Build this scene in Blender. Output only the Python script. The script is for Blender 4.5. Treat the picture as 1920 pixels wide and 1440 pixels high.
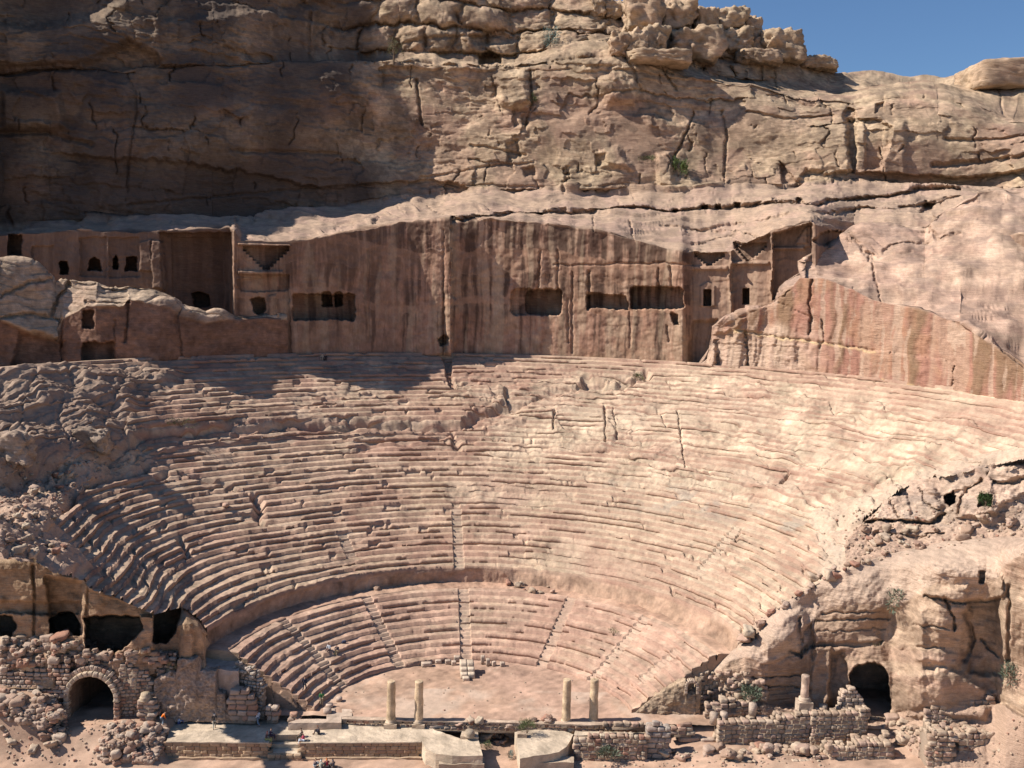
import bpy, bmesh, math, random
import numpy as np
from mathutils import Matrix, Vector, Euler
rng = np.random.default_rng(7); random.seed(7)
for o in list(bpy.data.objects): bpy.data.objects.remove(o)
SC = bpy.context.scene; COL = SC.collection
R = math.radians
# ---------------------------------------------------------------- camera
F, HC, PITCH, ROLL = 1800.0, 46.5, R(6.0), R(1.3)
cam = bpy.data.cameras.new("camera"); camo = bpy.data.objects.new("camera", cam); COL.objects.link(camo)
cam.sensor_width = 36.0; cam.lens = 36.0 * F / 1920.0; cam.clip_end = 6000; cam.clip_start = 0.5
camo.matrix_world = Matrix.Translation((0, 0, HC)) @ Matrix.Rotation(R(90) - PITCH, 4, 'X') @ Matrix.Rotation(ROLL, 4, 'Z')
SC.camera = camo
# ---------------------------------------------------------------- light
SUN_EL, SUN_FRONT = R(43.0), R(4.0)          # sun at the left, slightly in front of the stage
sdir = Vector((-math.cos(SUN_FRONT) * math.cos(SUN_EL), -math.sin(SUN_FRONT) * math.cos(SUN_EL), math.sin(SUN_EL)))
world = bpy.data.worlds.new("World"); SC.world = world; world.use_nodes = True
nt = world.node_tree; bg = nt.nodes["Background"]
sky = nt.nodes.new("ShaderNodeTexSky"); sky.sky_type = 'NISHITA'; sky.sun_disc = False
sky.sun_elevation = SUN_EL; sky.sun_rotation = math.atan2(sdir.x, sdir.y)
sky.air_density = 1.0; sky.dust_density = 0.4; sky.ozone_density = 8.0; sky.altitude = 0
nt.links.new(sky.outputs[0], bg.inputs[0]); bg.inputs[1].default_value = 0.08
sun = bpy.data.lights.new("sun", 'SUN'); sun.energy = 5.0; sun.angle = R(0.5); sun.color = (1.0, 0.95, 0.88)
suno = bpy.data.objects.new("sun", sun); COL.objects.link(suno)
suno.rotation_euler = sdir.to_track_quat('Z', 'Y').to_euler(); suno.location = (-60, 40, 120)
SC.view_settings.view_transform = 'Standard'; SC.view_settings.look = 'None'
SC.view_settings.exposure = 0.43; SC.view_settings.gamma = 1.0
SC.cycles.max_bounces = 4; SC.cycles.diffuse_bounces = 1

# ---------------------------------------------------------------- pixel <-> world (photo pixels, 1920 x 1440)
cp, sp, cr, sr = math.cos(PITCH), math.sin(PITCH), math.cos(ROLL), math.sin(ROLL)
def ray(px, py):
    X = np.asarray(px, float) - 960; Y = np.asarray(py, float) - 720
    x = X * cr + Y * sr; y = -X * sr + Y * cr
    return np.stack([x, F * cp - y * sp, -F * sp - y * cp], -1)
def unproj(px, py, Y):
    d = ray(px, py); return np.array([0, 0, HC]) + d * (np.asarray(Y) / d[..., 1])[..., None]
def unz(px, py, z):
    d = ray(px, py); return np.array([0, 0, HC]) + d * ((np.asarray(z) - HC) / d[..., 2])[..., None]
def proj(P):
    x, y, z = P[..., 0], P[..., 1], P[..., 2] - HC
    d = y * cp - z * sp; u = y * sp + z * cp
    X = x / d * F; Y = -u / d * F
    return 960 + X * cr - Y * sr, 720 + X * sr + Y * cr
def hit(px, py, skip=()):
    d = Vector(ray(px, py)).normalized(); o = Vector((0, 0, HC))
    dg = bpy.context.evaluated_depsgraph_get()
    ok, loc, nor, i, ob, m = SC.ray_cast(dg, o, d)
    if ok and nor.dot(d) > 0: nor = -nor
    return (loc, nor, ob) if ok else (None, None, None)

# ---------------------------------------------------------------- noise: tileable volumes of fractal noise
def make_vol(beta, kmin, kmax, seed):
    n = 128; g = np.random.default_rng(seed)
    f = np.fft.fftn(g.standard_normal((n, n, n)).astype(np.float32))
    k = np.fft.fftfreq(n) * n; K = np.sqrt(k[:, None, None]**2 + k[None, :, None]**2 + k[None, None, :]**2); K[0, 0, 0] = 1
    f *= (K**-beta) * (K >= kmin) * (K <= kmax)
    v = np.fft.ifftn(f).real.astype(np.float32); return (v / v.std()).ravel()
VOL = {'rough': make_vol(2.3, 3, 50, 1), 'mid': make_vol(2.9, 3, 40, 2), 'soft': make_vol(3.0, 3, 9, 3)}
_rot = {}
def N(P, size, seed=0, kind='rough', sq=(1, 1, 1)):
    """fractal noise, std 1; size = metres of the largest feature; sq stretches the axes"""
    if seed not in _rot:
        g = np.random.default_rng(100 + seed); a = g.uniform(0, 6.28)
        _rot[seed] = (math.cos(a), math.sin(a), g.uniform(0, 128, 3))
    c, s, o = _rot[seed]; v = VOL[kind]
    P = np.asarray(P, np.float32); k = 36.0 / size
    x, y, z = P[..., 0] * (k / sq[0]), P[..., 1] * (k / sq[1]), P[..., 2] * (k / sq[2])
    x, y = x * c - y * s + o[0], x * s + y * c + o[1]; z = z + 0.13 * x + o[2]
    xi, yi, zi = np.floor(x), np.floor(y), np.floor(z)
    fx, fy, fz = x - xi, y - yi, z - zi
    xi = xi.astype(np.int64) & 127; yi = yi.astype(np.int64) & 127; zi = zi.astype(np.int64) & 127
    x1 = ((xi + 1) & 127) << 14; y1 = ((yi + 1) & 127) << 7; z1 = (zi + 1) & 127; x0 = xi << 14; y0 = yi << 7
    a = v[x0 + y0 + zi] * (1 - fx) + v[x1 + y0 + zi] * fx
    b = v[x0 + y1 + zi] * (1 - fx) + v[x1 + y1 + zi] * fx
    c_ = v[x0 + y0 + z1] * (1 - fx) + v[x1 + y0 + z1] * fx
    d = v[x0 + y1 + z1] * (1 - fx) + v[x1 + y1 + z1] * fx
    a = a * (1 - fy) + b * fy; c_ = c_ * (1 - fy) + d * fy
    return a * (1 - fz) + c_ * fz
def sst(a, b, x):
    t = np.clip((x - a) / (b - a), 0, 1); return t * t * (3 - 2 * t)
def layers(s, thick, seed, sharp=0.14):
    """stepwise random value per bedding layer, soft at the joints; also distance to the joint"""
    t = np.random.default_rng(seed).uniform(0, 1, 4096); u = s / thick + 1000
    i = np.floor(u).astype(int); f = u - i
    a, b = t[i & 4095], t[(i + 1) & 4095]
    return a + (b - a) * sst(1 - sharp, 1, f), np.minimum(f, 1 - f) * thick
def lerp(a, b, t): return a + (b - a) * t
def mixc(c, c2, t):
    return c + (np.asarray(c2, np.float32) - c) * np.asarray(t)[..., None]
def I(pts):
    xs = [p[0] for p in pts]; ys = [p[1] for p in pts]
    return lambda x: np.interp(x, xs, ys)

# ---------------------------------------------------------------- painting relief in a sheet
def bbsel(PX, PY, pts, m):
    xs = [p[0] for p in pts]; ys = [p[1] for p in pts]
    return (PX > min(xs) - m) & (PX < max(xs) + m) & (PY > min(ys) - m) & (PY < max(ys) + m)
def dist_line(x, y, pts):
    d = np.full(x.shape, 1e9)
    for (x0, y0), (x1, y1) in zip(pts[:-1], pts[1:]):
        dx, dy = x1 - x0, y1 - y0; L = dx * dx + dy * dy + 1e-9
        t = np.clip(((x - x0) * dx + (y - y0) * dy) / L, 0, 1)
        d = np.minimum(d, np.hypot(x - x0 - t * dx, y - y0 - t * dy))
    return d
def sd_poly(x, y, pts):
    """signed distance, negative inside"""
    d = dist_line(x, y, list(pts) + [pts[0]]); ins = np.zeros(x.shape, bool)
    for (x0, y0), (x1, y1) in zip(pts, list(pts[1:]) + [pts[0]]):
        if y0 == y1: continue
        c = ((y0 > y) != (y1 > y)) & (x < (x1 - x0) * (y - y0) / (y1 - y0) + x0); ins ^= c
    return np.where(ins, -d, d)
def rrect(x0, y0, x1, y1, r=4, n=4):
    out = []
    for cx, cy, a in ((x1 - r, y1 - r, 0), (x0 + r, y1 - r, 90), (x0 + r, y0 + r, 180), (x1 - r, y0 + r, 270)):
        for k in range(n + 1):
            t = R(a + 90 * k / n); out.append((cx + r * math.cos(t), cy + r * math.sin(t)))
    return out
def arch(x0, y0, x1, y1, n=10, rise=None):
    c, w = (x0 + x1) / 2, (x1 - x0) / 2; rise = rise or w
    return [(x1, y1), (x0, y1)] + [(c - w * math.cos(R(180 * k / n)), y0 + rise - rise * math.sin(R(180 * k / n))) for k in range(n + 1)]
class Paint:
    def __init__(s, PX, PY, P0, wob=2.0):
        s.PX, s.PY = PX, PY; s.D = np.zeros(PX.shape); s.id = np.zeros(PX.shape, int); s.names = {}
        s.WX = PX + wob * (N(P0, 6, 41) * .6 + N(P0, 1.5, 42) * .5); s.WY = PY + wob * (N(P0, 6, 43) * .6 + N(P0, 1.5, 44) * .5)
        s.stain = np.zeros(PX.shape)
    def groove(s, pts, w, depth, wob=True, pw=1.0):
        m = bbsel(s.PX, s.PY, pts, w * 2 + 12); X, Y = (s.WX, s.WY) if wob else (s.PX, s.PY)
        d = dist_line(X[m], Y[m], pts); s.D[m] += depth * np.clip(1 - d / w, 0, 1)**pw
    def area(s, poly, depth, soft=2.0, wob=True, name=None, mode='add', inner=0.0):
        m = bbsel(s.PX, s.PY, poly, soft * 2 + 14); X, Y = (s.WX, s.WY) if wob else (s.PX, s.PY)
        d = sd_poly(X[m], Y[m], poly); k = sst(soft * .5, -soft * .5, d)
        if mode == 'add': s.D[m] += depth * k
        else: s.D[m] = s.D[m] * (1 - k) + depth * k
        if name:
            q = s.id[m]; s.names.setdefault(name, len(s.names) + 1); q[d < soft * .6] = s.names[name]; s.id[m] = q
    def mask(s, poly, soft, wob=True):
        X, Y = (s.WX, s.WY) if wob else (s.PX, s.PY); out = np.zeros(X.shape)
        m = bbsel(s.PX, s.PY, poly, soft * 2 + 14); out[m] = sst(soft * .5, -soft * .5, sd_poly(X[m], Y[m], poly)); return out
    def lmask(s, pts, w, wob=True):
        X, Y = (s.WX, s.WY) if wob else (s.PX, s.PY); out = np.zeros(X.shape)
        m = bbsel(s.PX, s.PY, pts, w * 2 + 12); out[m] = np.clip(1 - dist_line(X[m], Y[m], pts) / w, 0, 1); return out

# ---------------------------------------------------------------- mesh helpers
def link(name, me, mat=None, parent=None):
    o = bpy.data.objects.new(name, me); COL.objects.link(o)
    if mat: me.materials.append(mat)
    if parent: o.parent = parent
    return o
def np_mesh(name, V, Q, col=None, smooth=True):
    me = bpy.data.meshes.new(name); V = np.ascontiguousarray(V, np.float32); Q = np.ascontiguousarray(Q, np.int32)
    k = Q.shape[1]; me.vertices.add(len(V)); me.vertices.foreach_set("co", V.ravel())
    me.loops.add(Q.size); me.loops.foreach_set("vertex_index", Q.ravel())
    me.polygons.add(len(Q)); me.polygons.foreach_set("loop_start", np.arange(0, Q.size, k, dtype=np.int32))
    me.polygons.foreach_set("use_smooth", np.full(len(Q), smooth))
    me.update(calc_edges=True)
    if col is not None:
        a = me.color_attributes.new("Col", 'FLOAT_COLOR', 'POINT')
        c = np.ones((len(V), 4), np.float32); c[:, :3] = col; a.data.foreach_set("color", c.ravel())
    return me
def grid_meshes(P, col, keep=None, ids=None, flip=False):
    """quads of a grid P[h,w,3], split by per-vertex id -> {id: (V,Q,col)}"""
    h, w = P.shape[:2]; i = np.arange(h * w).reshape(h, w)
    q = np.stack([i[:-1, :-1], i[:-1, 1:], i[1:, 1:], i[1:, :-1]], -1).reshape(-1, 4)
    if flip: q = q[:, ::-1]
    V = P.reshape(-1, 3); C = col.reshape(-1, 3)
    if keep is not None: q = q[keep.ravel()[q].all(1)]
    fid = np.zeros(len(q), int) if ids is None else ids.ravel()[q].max(1)
    out = {}
    for k in np.unique(fid):
        qq = q[fid == k]; u, inv = np.unique(qq, return_inverse=True)
        out[k] = (V[u], inv.reshape(-1, 4), C[u])
    return out
def tag(o, label=None, cat=None, group=None, kind=None):
    if label: o['label'] = label
    if cat: o['category'] = cat
    if group: o['group'] = group
    if kind: o['kind'] = kind
    return o
def empty(name, loc, label, cat, group=None, rz=0):
    o = bpy.data.objects.new(name, None); COL.objects.link(o); o.location = loc; o.rotation_euler.z = rz; o.empty_display_size = .2
    return tag(o, label, cat, group)

# ---------------------------------------------------------------- materials
def rock_mat(name, bump=0.35, fine=0.25, sc=1.0, rough=0.92, lam=(1, 1, 2.6)):
    m = bpy.data.materials.new(name); m.use_nodes = True; n = m.node_tree; L = n.links.new
    b = n.nodes["Principled BSDF"]; b.inputs["Roughness"].default_value = rough; b.inputs["Specular IOR Level"].default_value = 0.12
    at = n.nodes.new("ShaderNodeAttribute"); at.attribute_name = "Col"
    g = n.nodes.new("ShaderNodeNewGeometry")
    mp = n.nodes.new("ShaderNodeMapping"); mp.inputs["Scale"].default_value = lam; L(g.outputs["Position"], mp.inputs[0])
    n1 = n.nodes.new("ShaderNodeTexNoise"); n1.inputs["Scale"].default_value = 1.6 * sc; n1.inputs["Detail"].default_value = 9; n1.inputs["Roughness"].default_value = .72
    L(mp.outputs[0], n1.inputs["Vector"])
    n2 = n.nodes.new("ShaderNodeTexNoise"); n2.inputs["Scale"].default_value = 9 * sc; n2.inputs["Detail"].default_value = 4; n2.inputs["Roughness"].default_value = .7
    L(g.outputs["Position"], n2.inputs["Vector"])
    r = n.nodes.new("ShaderNodeMapRange"); r.inputs[1].default_value = .25; r.inputs[2].default_value = .75; r.inputs[3].default_value = 1 - fine; r.inputs[4].default_value = 1 + fine
    L(n1.outputs[0], r.inputs[0])
    r2 = n.nodes.new("ShaderNodeMapRange"); r2.inputs[1].default_value = .3; r2.inputs[2].default_value = .7; r2.inputs[3].default_value = 1 - fine * .6; r2.inputs[4].default_value = 1 + fine * .6
    L(n2.outputs[0], r2.inputs[0])
    mu = n.nodes.new("ShaderNodeMath"); mu.operation = 'MULTIPLY'; L(r.outputs[0], mu.inputs[0]); L(r2.outputs[0], mu.inputs[1])
    vm = n.nodes.new("ShaderNodeVectorMath"); vm.operation = 'SCALE'; L(at.outputs["Color"], vm.inputs[0]); L(mu.outputs[0], vm.inputs["Scale"])
    L(vm.outputs[0], b.inputs["Base Color"])
    ad = n.nodes.new("ShaderNodeMath"); ad.operation = 'MULTIPLY_ADD'; L(n2.outputs[0], ad.inputs[0]); ad.inputs[1].default_value = .3; L(n1.outputs[0], ad.inputs[2])
    bu = n.nodes.new("ShaderNodeBump"); bu.inputs["Strength"].default_value = bump; bu.inputs["Distance"].default_value = .35
    L(ad.outputs[0], bu.inputs["Height"]); L(bu.outputs[0], b.inputs["Normal"])
    return m
def plain_mat(name, c, rough=.85, var=.15, scale=8.0, bump=0.0):
    m = bpy.data.materials.new(name); m.use_nodes = True; n = m.node_tree; L = n.links.new
    b = n.nodes["Principled BSDF"]; b.inputs["Roughness"].default_value = rough; b.inputs["Specular IOR Level"].default_value = 0.15
    t = n.nodes.new("ShaderNodeTexCoord"); no = n.nodes.new("ShaderNodeTexNoise"); no.inputs["Scale"].default_value = scale; no.inputs["Detail"].default_value = 5
    L(t.outputs["Object"], no.inputs["Vector"])
    cr_ = n.nodes.new("ShaderNodeValToRGB"); e = cr_.color_ramp.elements
    e[0].position = .3; e[1].position = .7; e[0].color = (*[x * (1 - var) for x in c], 1); e[1].color = (*[min(1, x * (1 + var)) for x in c], 1)
    L(no.outputs[0], cr_.inputs[0]); L(cr_.outputs[0], b.inputs["Base Color"])
    if bump:
        bu = n.nodes.new("ShaderNodeBump"); bu.inputs["Strength"].default_value = bump; bu.inputs["Distance"].default_value = .1; L(no.outputs[0], bu.inputs["Height"]); L(bu.outputs[0], b.inputs["Normal"])
    return m
M_ROCK = rock_mat("sandstone", .55, .34, 1.0, .92, (.45, .45, 4.5)); M_DRESS = rock_mat("dressed_sandstone", .18, .20, 1.3, .92, (1.6, 1.6, .5)); M_SEAT = rock_mat("seating_sandstone", .25, .2, 1.4); M_SAND = rock_mat("sandy_ground", .2, .15, 1.2)
M_STONE = rock_mat("masonry_stone", .35, .22, 2.5)
# sandstone palette (albedo)
TAN = (.40, .27, .175); PINK = (.43, .255, .18); RED = (.27, .125, .085); CREAM = (.51, .385, .275); PURP = (.27, .18, .165); VARN = (.10, .06, .043)
SAND = (.44, .295, .21); GREY = (.31, .24, .185); ORANGE = (.42, .22, .12)
def rock_colour(P, seed, a=TAN, b=PINK, c=RED, d=CREAM, amt=(.6, .35, .35), dip=.05):
    s = P[..., 2] + dip * P[..., 0] + 1.6 * N(P, 22, seed, 'soft') + .35 * N(P, 4, seed + 1)
    l1, _ = layers(s, 2.1, seed + 2, .6); l2, _ = layers(s, .8, seed + 3, .7); l3, _ = layers(s, .28, seed + 4, .8)
    col = np.empty(P.shape, np.float32); col[:] = a
    col = mixc(col, b, amt[0] * sst(.35, .8, l1 * .7 + .15 * N(P, 14, seed + 5, 'soft') + .1))
    col = mixc(col, c, amt[1] * sst(.55, .95, l2 * .75 + .16 * N(P, 9, seed + 6)))
    col = mixc(col, d, amt[2] * sst(.6, .95, l3 * .5 + .25 + .2 * N(P, 12, seed + 7)))
    return col * np.clip(1 + .13 * N(P, 6, seed + 8) + .09 * N(P, 1.2, seed + 9), .45, 1.5)[..., None] * np.array([1.0, .96, .93])
# ================================================================ THE THEATRE (rock-cut seating), a polar height field
O = np.array([-3.1, 97.0]); AX = R(6.5); bvec = np.array([-math.sin(AX), math.cos(AX)]); avec = np.array([math.cos(AX), math.sin(AX)])
R0, T0, H0, R1, R2, Z1, Z2, T2, H2 = 17.5, .98, .6, 27.3, 30.0, 6.0, 7.8, .885, .6195
def polar(r, phi):
    return O[0] + r * (bvec[0] * np.cos(phi) + avec[0] * np.sin(phi)), O[1] + r * (bvec[1] * np.cos(phi) + avec[1] * np.sin(phi))
def prof(r): return np.where(r < R0, 0, np.where(r < R1, Z1 * (r - R0) / (R1 - R0), np.where(r < R2, Z1, np.minimum(Z2 + (r - R2) * .7, 33.9))))
def gfun(r, ph):
    """the worn rows swell at the left and curl in at both ends"""
    d = np.degrees(ph); fr_ = sst(30.5, 35, r) * (1 - sst(46, 60, r))
    return 1 + fr_ * (.062 * np.exp(-((d + 55) / 14)**2) - .055 * sst(-66, -84, d) - .025 * sst(56, 82, d))
def hit_bowl(px, py):
    out = []
    for x, y in zip(np.atleast_1d(px), np.atleast_1d(py)):
        d = ray(x, y); t = np.linspace(60, 200, 14001) / d[1]; P = np.array([0, 0, HC]) + t[:, None] * d
        r = np.hypot(P[:, 0] - O[0], P[:, 1] - O[1]); v = P[:, :2] - O; r = r / gfun(r, np.arctan2(v @ avec, v @ bvec)); i = np.argmax(P[:, 2] < prof(r)); out.append(P[i])
    return np.array(out)
def rim_Y(px, rad=68.0):
    """depth of the circle of the back wall seen at column px"""
    d = ray(np.asarray(px, float), 690.0); k = d[..., 0] / d[..., 1]
    a = 1 + k * k; b = -2 * (O[0] * k + O[1]); c = O[0]**2 + O[1]**2 - rad**2
    return (-b + np.sqrt(np.maximum(b * b - 4 * a * c, 0))) / (2 * a)
FRONT_L = [(-400, 1095), (-60, 1062), (0, 1056), (60, 1050), (100, 1072), (155, 1086), (168, 1104), (215, 1118), (260, 1138), (290, 1150), (318, 1142), (342, 1136), (372, 1158), (402, 1200)]
HILL_T = [(1560, 1050), (1592, 1010), (1622, 972), (1662, 934), (1705, 906), (1780, 890), (1850, 872), (1920, 858), (2350, 840)]
FRONT_R = [(1376, 1208), (1420, 1166), (1500, 1112), (1560, 1078), (1650, 1044), (1750, 1022), (1920, 1008), (2250, 990)]

theatre = empty("theatre", (float(O[0]), float(O[1]), 0), "ancient open-air theatre with curved rows of seats cut into pink sandstone below the cliff", "theatre")
FS = np.array([0, .05, .10, .28, .48, .53, .76, .97])
STAIRS = {}
def seat_rows(n, r0, t, h, z0, phi, stairs, extra=0.0, first=None):
    """returns r[h,1], step index and fraction for the rows of one tier"""
    k = np.repeat(np.arange(n), len(FS)); f = np.tile(FS, n)
    return k, f, r0 + (k + f) * t
def tier(n, r0, t, h, z0, phi, stairs, seed, riser0=None):
    k, f, r = seat_rows(n, r0, t, h, z0, phi, stairs)
    k, f, r = k[:, None], f[:, None], r[:, None]; ph = phi[None, :]
    X, Y = polar(r * gfun(r, ph) if n > 20 else r + 0 * ph, ph)
    P = np.stack([X, Y, z0 + (k + f) * h + 0 * X], -1)
    px, py = proj(P)
    lip = np.exp(-((f - .08) / .06)**2)
    step = k + sst(0, .05, f) - .20 * (1 - f) * sst(.02, .06, f)
    st = np.zeros(X.shape)
    for s in stairs:
        st = np.maximum(st, (np.abs(r * (ph - R(s[0]))) < .7) * ((k >= s[1]) & (k < s[2])))
    half = k + .5 * sst(0, .05, f) + .5 * sst(.48, .53, f)
    return P, px, py, k, f, r, ph, lip, step, half, st
def row_noise(r, ph, k):       # noise that runs along each row
    A_ = r * ph; return np.stack([A_, 0 * A_ + k * 3.77, 0 * A_ + k * 1.31], -1)

bowl = {}
# ---- lower tier
phi = np.arange(-75.5, 84.01, .16) * math.pi / 180
def phis(pts): return [float(np.degrees(np.arctan2((q[:2] - O) @ avec, (q[:2] - O) @ bvec))) for q in hit_bowl([p[0] for p in pts], [p[1] for p in pts])]
sl = phis([(560, 1195), (612, 1258), (715, 1180), (872, 1180), (1040, 1195), (1165, 1215), (1255, 1235)])
P, px, py, k, f, r, ph, lip, step, half, st = tier(10, R0, T0, H0, 0, phi, [(sl[0], 3, 10), (sl[1], 0, 4), (sl[2], 0, 10), (sl[3], 0, 10), (sl[4], 0, 10), (sl[5], 0, 10), (sl[6], 3, 8)], 1)
rn = row_noise(r, ph, k)
w = np.clip(.0 + .14 * N(P, 9, 61), 0, .45); w = np.maximum(w, .40 * sst(.2, .9, (px - 1000) / 250 + .3 * N(P, 8, 62)) )
w = np.maximum(w, .5 * sst(1.2, 1.8, N(P, 5, 63))) * (1 - st)
z = lerp(np.where(st > 0, half - .28, step), k + f, w * .55) * H0
chip = lip * sst(.6, 1.8, N(rn, 5, 64)) * .30 * H0 * (1 - st)
dr = .10 * N(rn, 9, 65, 'soft') + .03 * N(rn, 3, 66)
P[..., 2] = z - chip + .018 * N(P, 2.5, 67) + w * .05 * N(P, 3, 68)
X, Y = polar(r + dr, ph); P[..., 0], P[..., 1] = X, Y
c = rock_colour(P, 700, (.47, .335, .245), (.46, .29, .215), (.35, .19, .14), (.52, .41, .28), (.6, .3, .3), .02)
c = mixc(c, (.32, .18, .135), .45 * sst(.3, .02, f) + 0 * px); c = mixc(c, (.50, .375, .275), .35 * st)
bowl['lower_seating'] = (P, c)
# ---- walkway
rr = np.array([R1, R1 + .06, R1 + .5, R1 + .9, R1 + 1.3, R1 + 1.7, R1 + 2.1, R2 - .15, R2 + .25])[:, None]
X, Y = polar(rr + 0 * phi, phi[None, :]); P = np.stack([X, Y, 0 * X + Z1], -1)
P[..., 2] += .05 * N(P, 3, 71) - .12 * (rr < R1 + .03) ; P[0, :, 2] -= .5
c = rock_colour(P, 720, SAND, PINK, RED, CREAM, (.4, .1, .1), .02); bowl['walkway'] = (P, c)
# ---- middle and upper tier
phi = np.concatenate([np.arange(-98, -88, .5), np.arange(-88, 99, .135), np.arange(99, 116, .5)]) * math.pi / 180
NR = 43
sm = phis([(858, 1000), (858, 905), (1372, 1005), (640, 1000), (478, 960), (1290, 1115)])
P, px, py, k, f, r, ph, lip, step, half, st = tier(NR, R2, T2, H2, Z2, phi, [(sm[0], 0, 10), (sm[2], 5, 13), (sm[3], 3, 7)], 2)
K = k + 0 * px
Wx = px + 7 * N(P, 12, 81, 'soft') + 1.2 * N(P, 3, 82, 'soft'); Wy = py + 4 * N(P, 12, 83, 'soft') + 1.0 * N(P, 3, 84, 'soft')
def am(poly, soft): return sst(soft * .5, -soft * .5, sd_poly(Wx, Wy, poly))
Vx = px + .9 * N(P, 2.5, 177); Vy = py + .9 * N(P, 2.5, 176)
def al(pts, w_):
    q = (Vx, Vy) if w_ < 4.5 else (Wx, Wy)
    return np.clip(1 - dist_line(*q, pts) / (w_ * (1 + .35 * np.clip(N(P, 5, 175), -1.5, 1.5))), 0, 1)
rn = row_noise(r, ph, k)
base = Z2 + (k + f) * H2
w = np.clip(-.02 + .17 * N(P, 11, 85), 0, .5)
w = np.maximum(w, .22 * sst(0, 1, (px - 900) / 250 + .3 * N(P, 10, 86)) )
right_slick = am([(930, 770), (1080, 735), (1200, 700), (1330, 690), (2100, 780), (2100, 1030), (1560, 1075), (1520, 985), (1400, 955), (1180, 915), (1040, 900), (930, 905), (890, 840)], 70)
w = np.maximum(w, right_slick * np.clip(.60 + .20 * N(P, 8, 87) + .22 * sst(1250, 1600, px), .25, .92))
w = np.maximum(w, .92 * am([(1100, 902), (1330, 905), (1500, 880), (1640, 850), (1790, 840), (1930, 800), (1930, 870), (1700, 905), (1600, 985), (1560, 1010), (1500, 975), (1400, 955), (1180, 930)], 50) * sst(-1.3, .2, N(P, 9, 174)))
w = np.maximum(w, .9 * am([(840, 908), (960, 905), (1080, 930), (1090, 955), (950, 950), (850, 935)], 20))
w = np.maximum(w, .9 * am([(1050, 1015), (1180, 1040), (1240, 1090), (1060, 1075), (960, 1068)], 25))
w = np.maximum(w, .8 * am([(640, 700), (720, 690), (760, 770), (600, 790), (500, 800), (520, 770)], 26) * sst(-.3, .6, N(P, 6, 88)))
w = np.maximum(w, .85 * am([(850, 720), (1000, 690), (1190, 700), (1180, 740), (960, 770), (860, 770)], 20) * sst(-.6, .4, N(P, 5, 89)))
left_edge = [(-300, 690), (200, 690), (262, 830), (285, 868), (215, 885), (130, 940), (95, 985), (150, 1045), (166, 1062), (100, 1100), (-300, 1100)]
off_l = am(left_edge, 10); off_r = am([(1545, 1075), (1540, 1010), (1500, 960), (1700, 900), (1800, 850), (2300, 850), (2300, 1100), (1500, 1110)], 18)
lumps = am([(-300, 700), (260, 690), (330, 700), (250, 775), (268, 832), (215, 848), (150, 838), (90, 868), (-300, 880)], 34)
sand = np.clip(off_l - lumps, 0, 1)
w = np.maximum(w, np.maximum(off_l * (1 - .62 * lumps), off_r)); w = np.clip(w, 0, 1) * (1 - st)
# cross bedding breaks the eroded slope into gently tilted sheets
s = P[..., 2] + .10 * P[..., 0] + 1.2 * N(P, 14, 91, 'soft'); lay, jd = layers(s, 1.25, 92, .2); lay2, jd2 = layers(s + .5 * N(P, 6, 93), .42, 94, .25)
xb = (.65 * (lay - .5) + .25 * (lay2 - .5)) * sst(-.6, .5, N(P, 12, 95)) + .10 * N(P, 10, 96, 'soft') + .03 * N(P, 2, 97)
sharp = .30 + .25 * np.clip(right_slick, 0, 1)
z = lerp(np.where(st > 0, half - .28, step), k + f, w * .9) * H2 + Z2 + w * xb * (.62 + .5 * right_slick)
chip = lip * sst(.5, 1.8, N(rn, 6.0, 98)) * .42 * H2 * (1 - st)
gone = sst(1.5, 1.9, N(rn, 6, 99)) * sst(0, .1, f) * .35 * (1 - w)
z = z - chip - gone + .018 * N(P, 2.5, 100)
# faults and ledges drawn across the rows
def gv(pts, wd, dep, pw=1.0):
    global z
    z = z - dep * al(pts, wd)**pw
fault = [(-60, 880), (120, 870), (240, 838), (330, 818), (420, 806), (500, 806), (560, 803), (640, 798), (720, 806), (770, 800), (860, 806), (900, 778), (990, 760), (1090, 732), (1180, 712), (1200, 700)]
up = [(240, 838), (330, 818), (420, 806), (500, 806), (560, 803), (640, 798), (720, 806), (770, 800), (860, 806), (900, 778), (960, 766), (940, 735), (860, 740), (700, 770), (540, 770), (420, 776), (250, 795)]
z = z + 1.0 * am(up, 6) ; gv(fault, 9, .8)
gv([(1100, 715), (1150, 722), (1185, 712), (1200, 702)], 14, 1.6)
gv([(640, 705), (700, 700), (790, 690), (835, 690)], 3, .3)
for pts in ([(838, 668), (842, 745)],): z = z - 1.1 * am([(834, 668), (850, 668), (850, 745), (836, 745)], 3)
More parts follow.
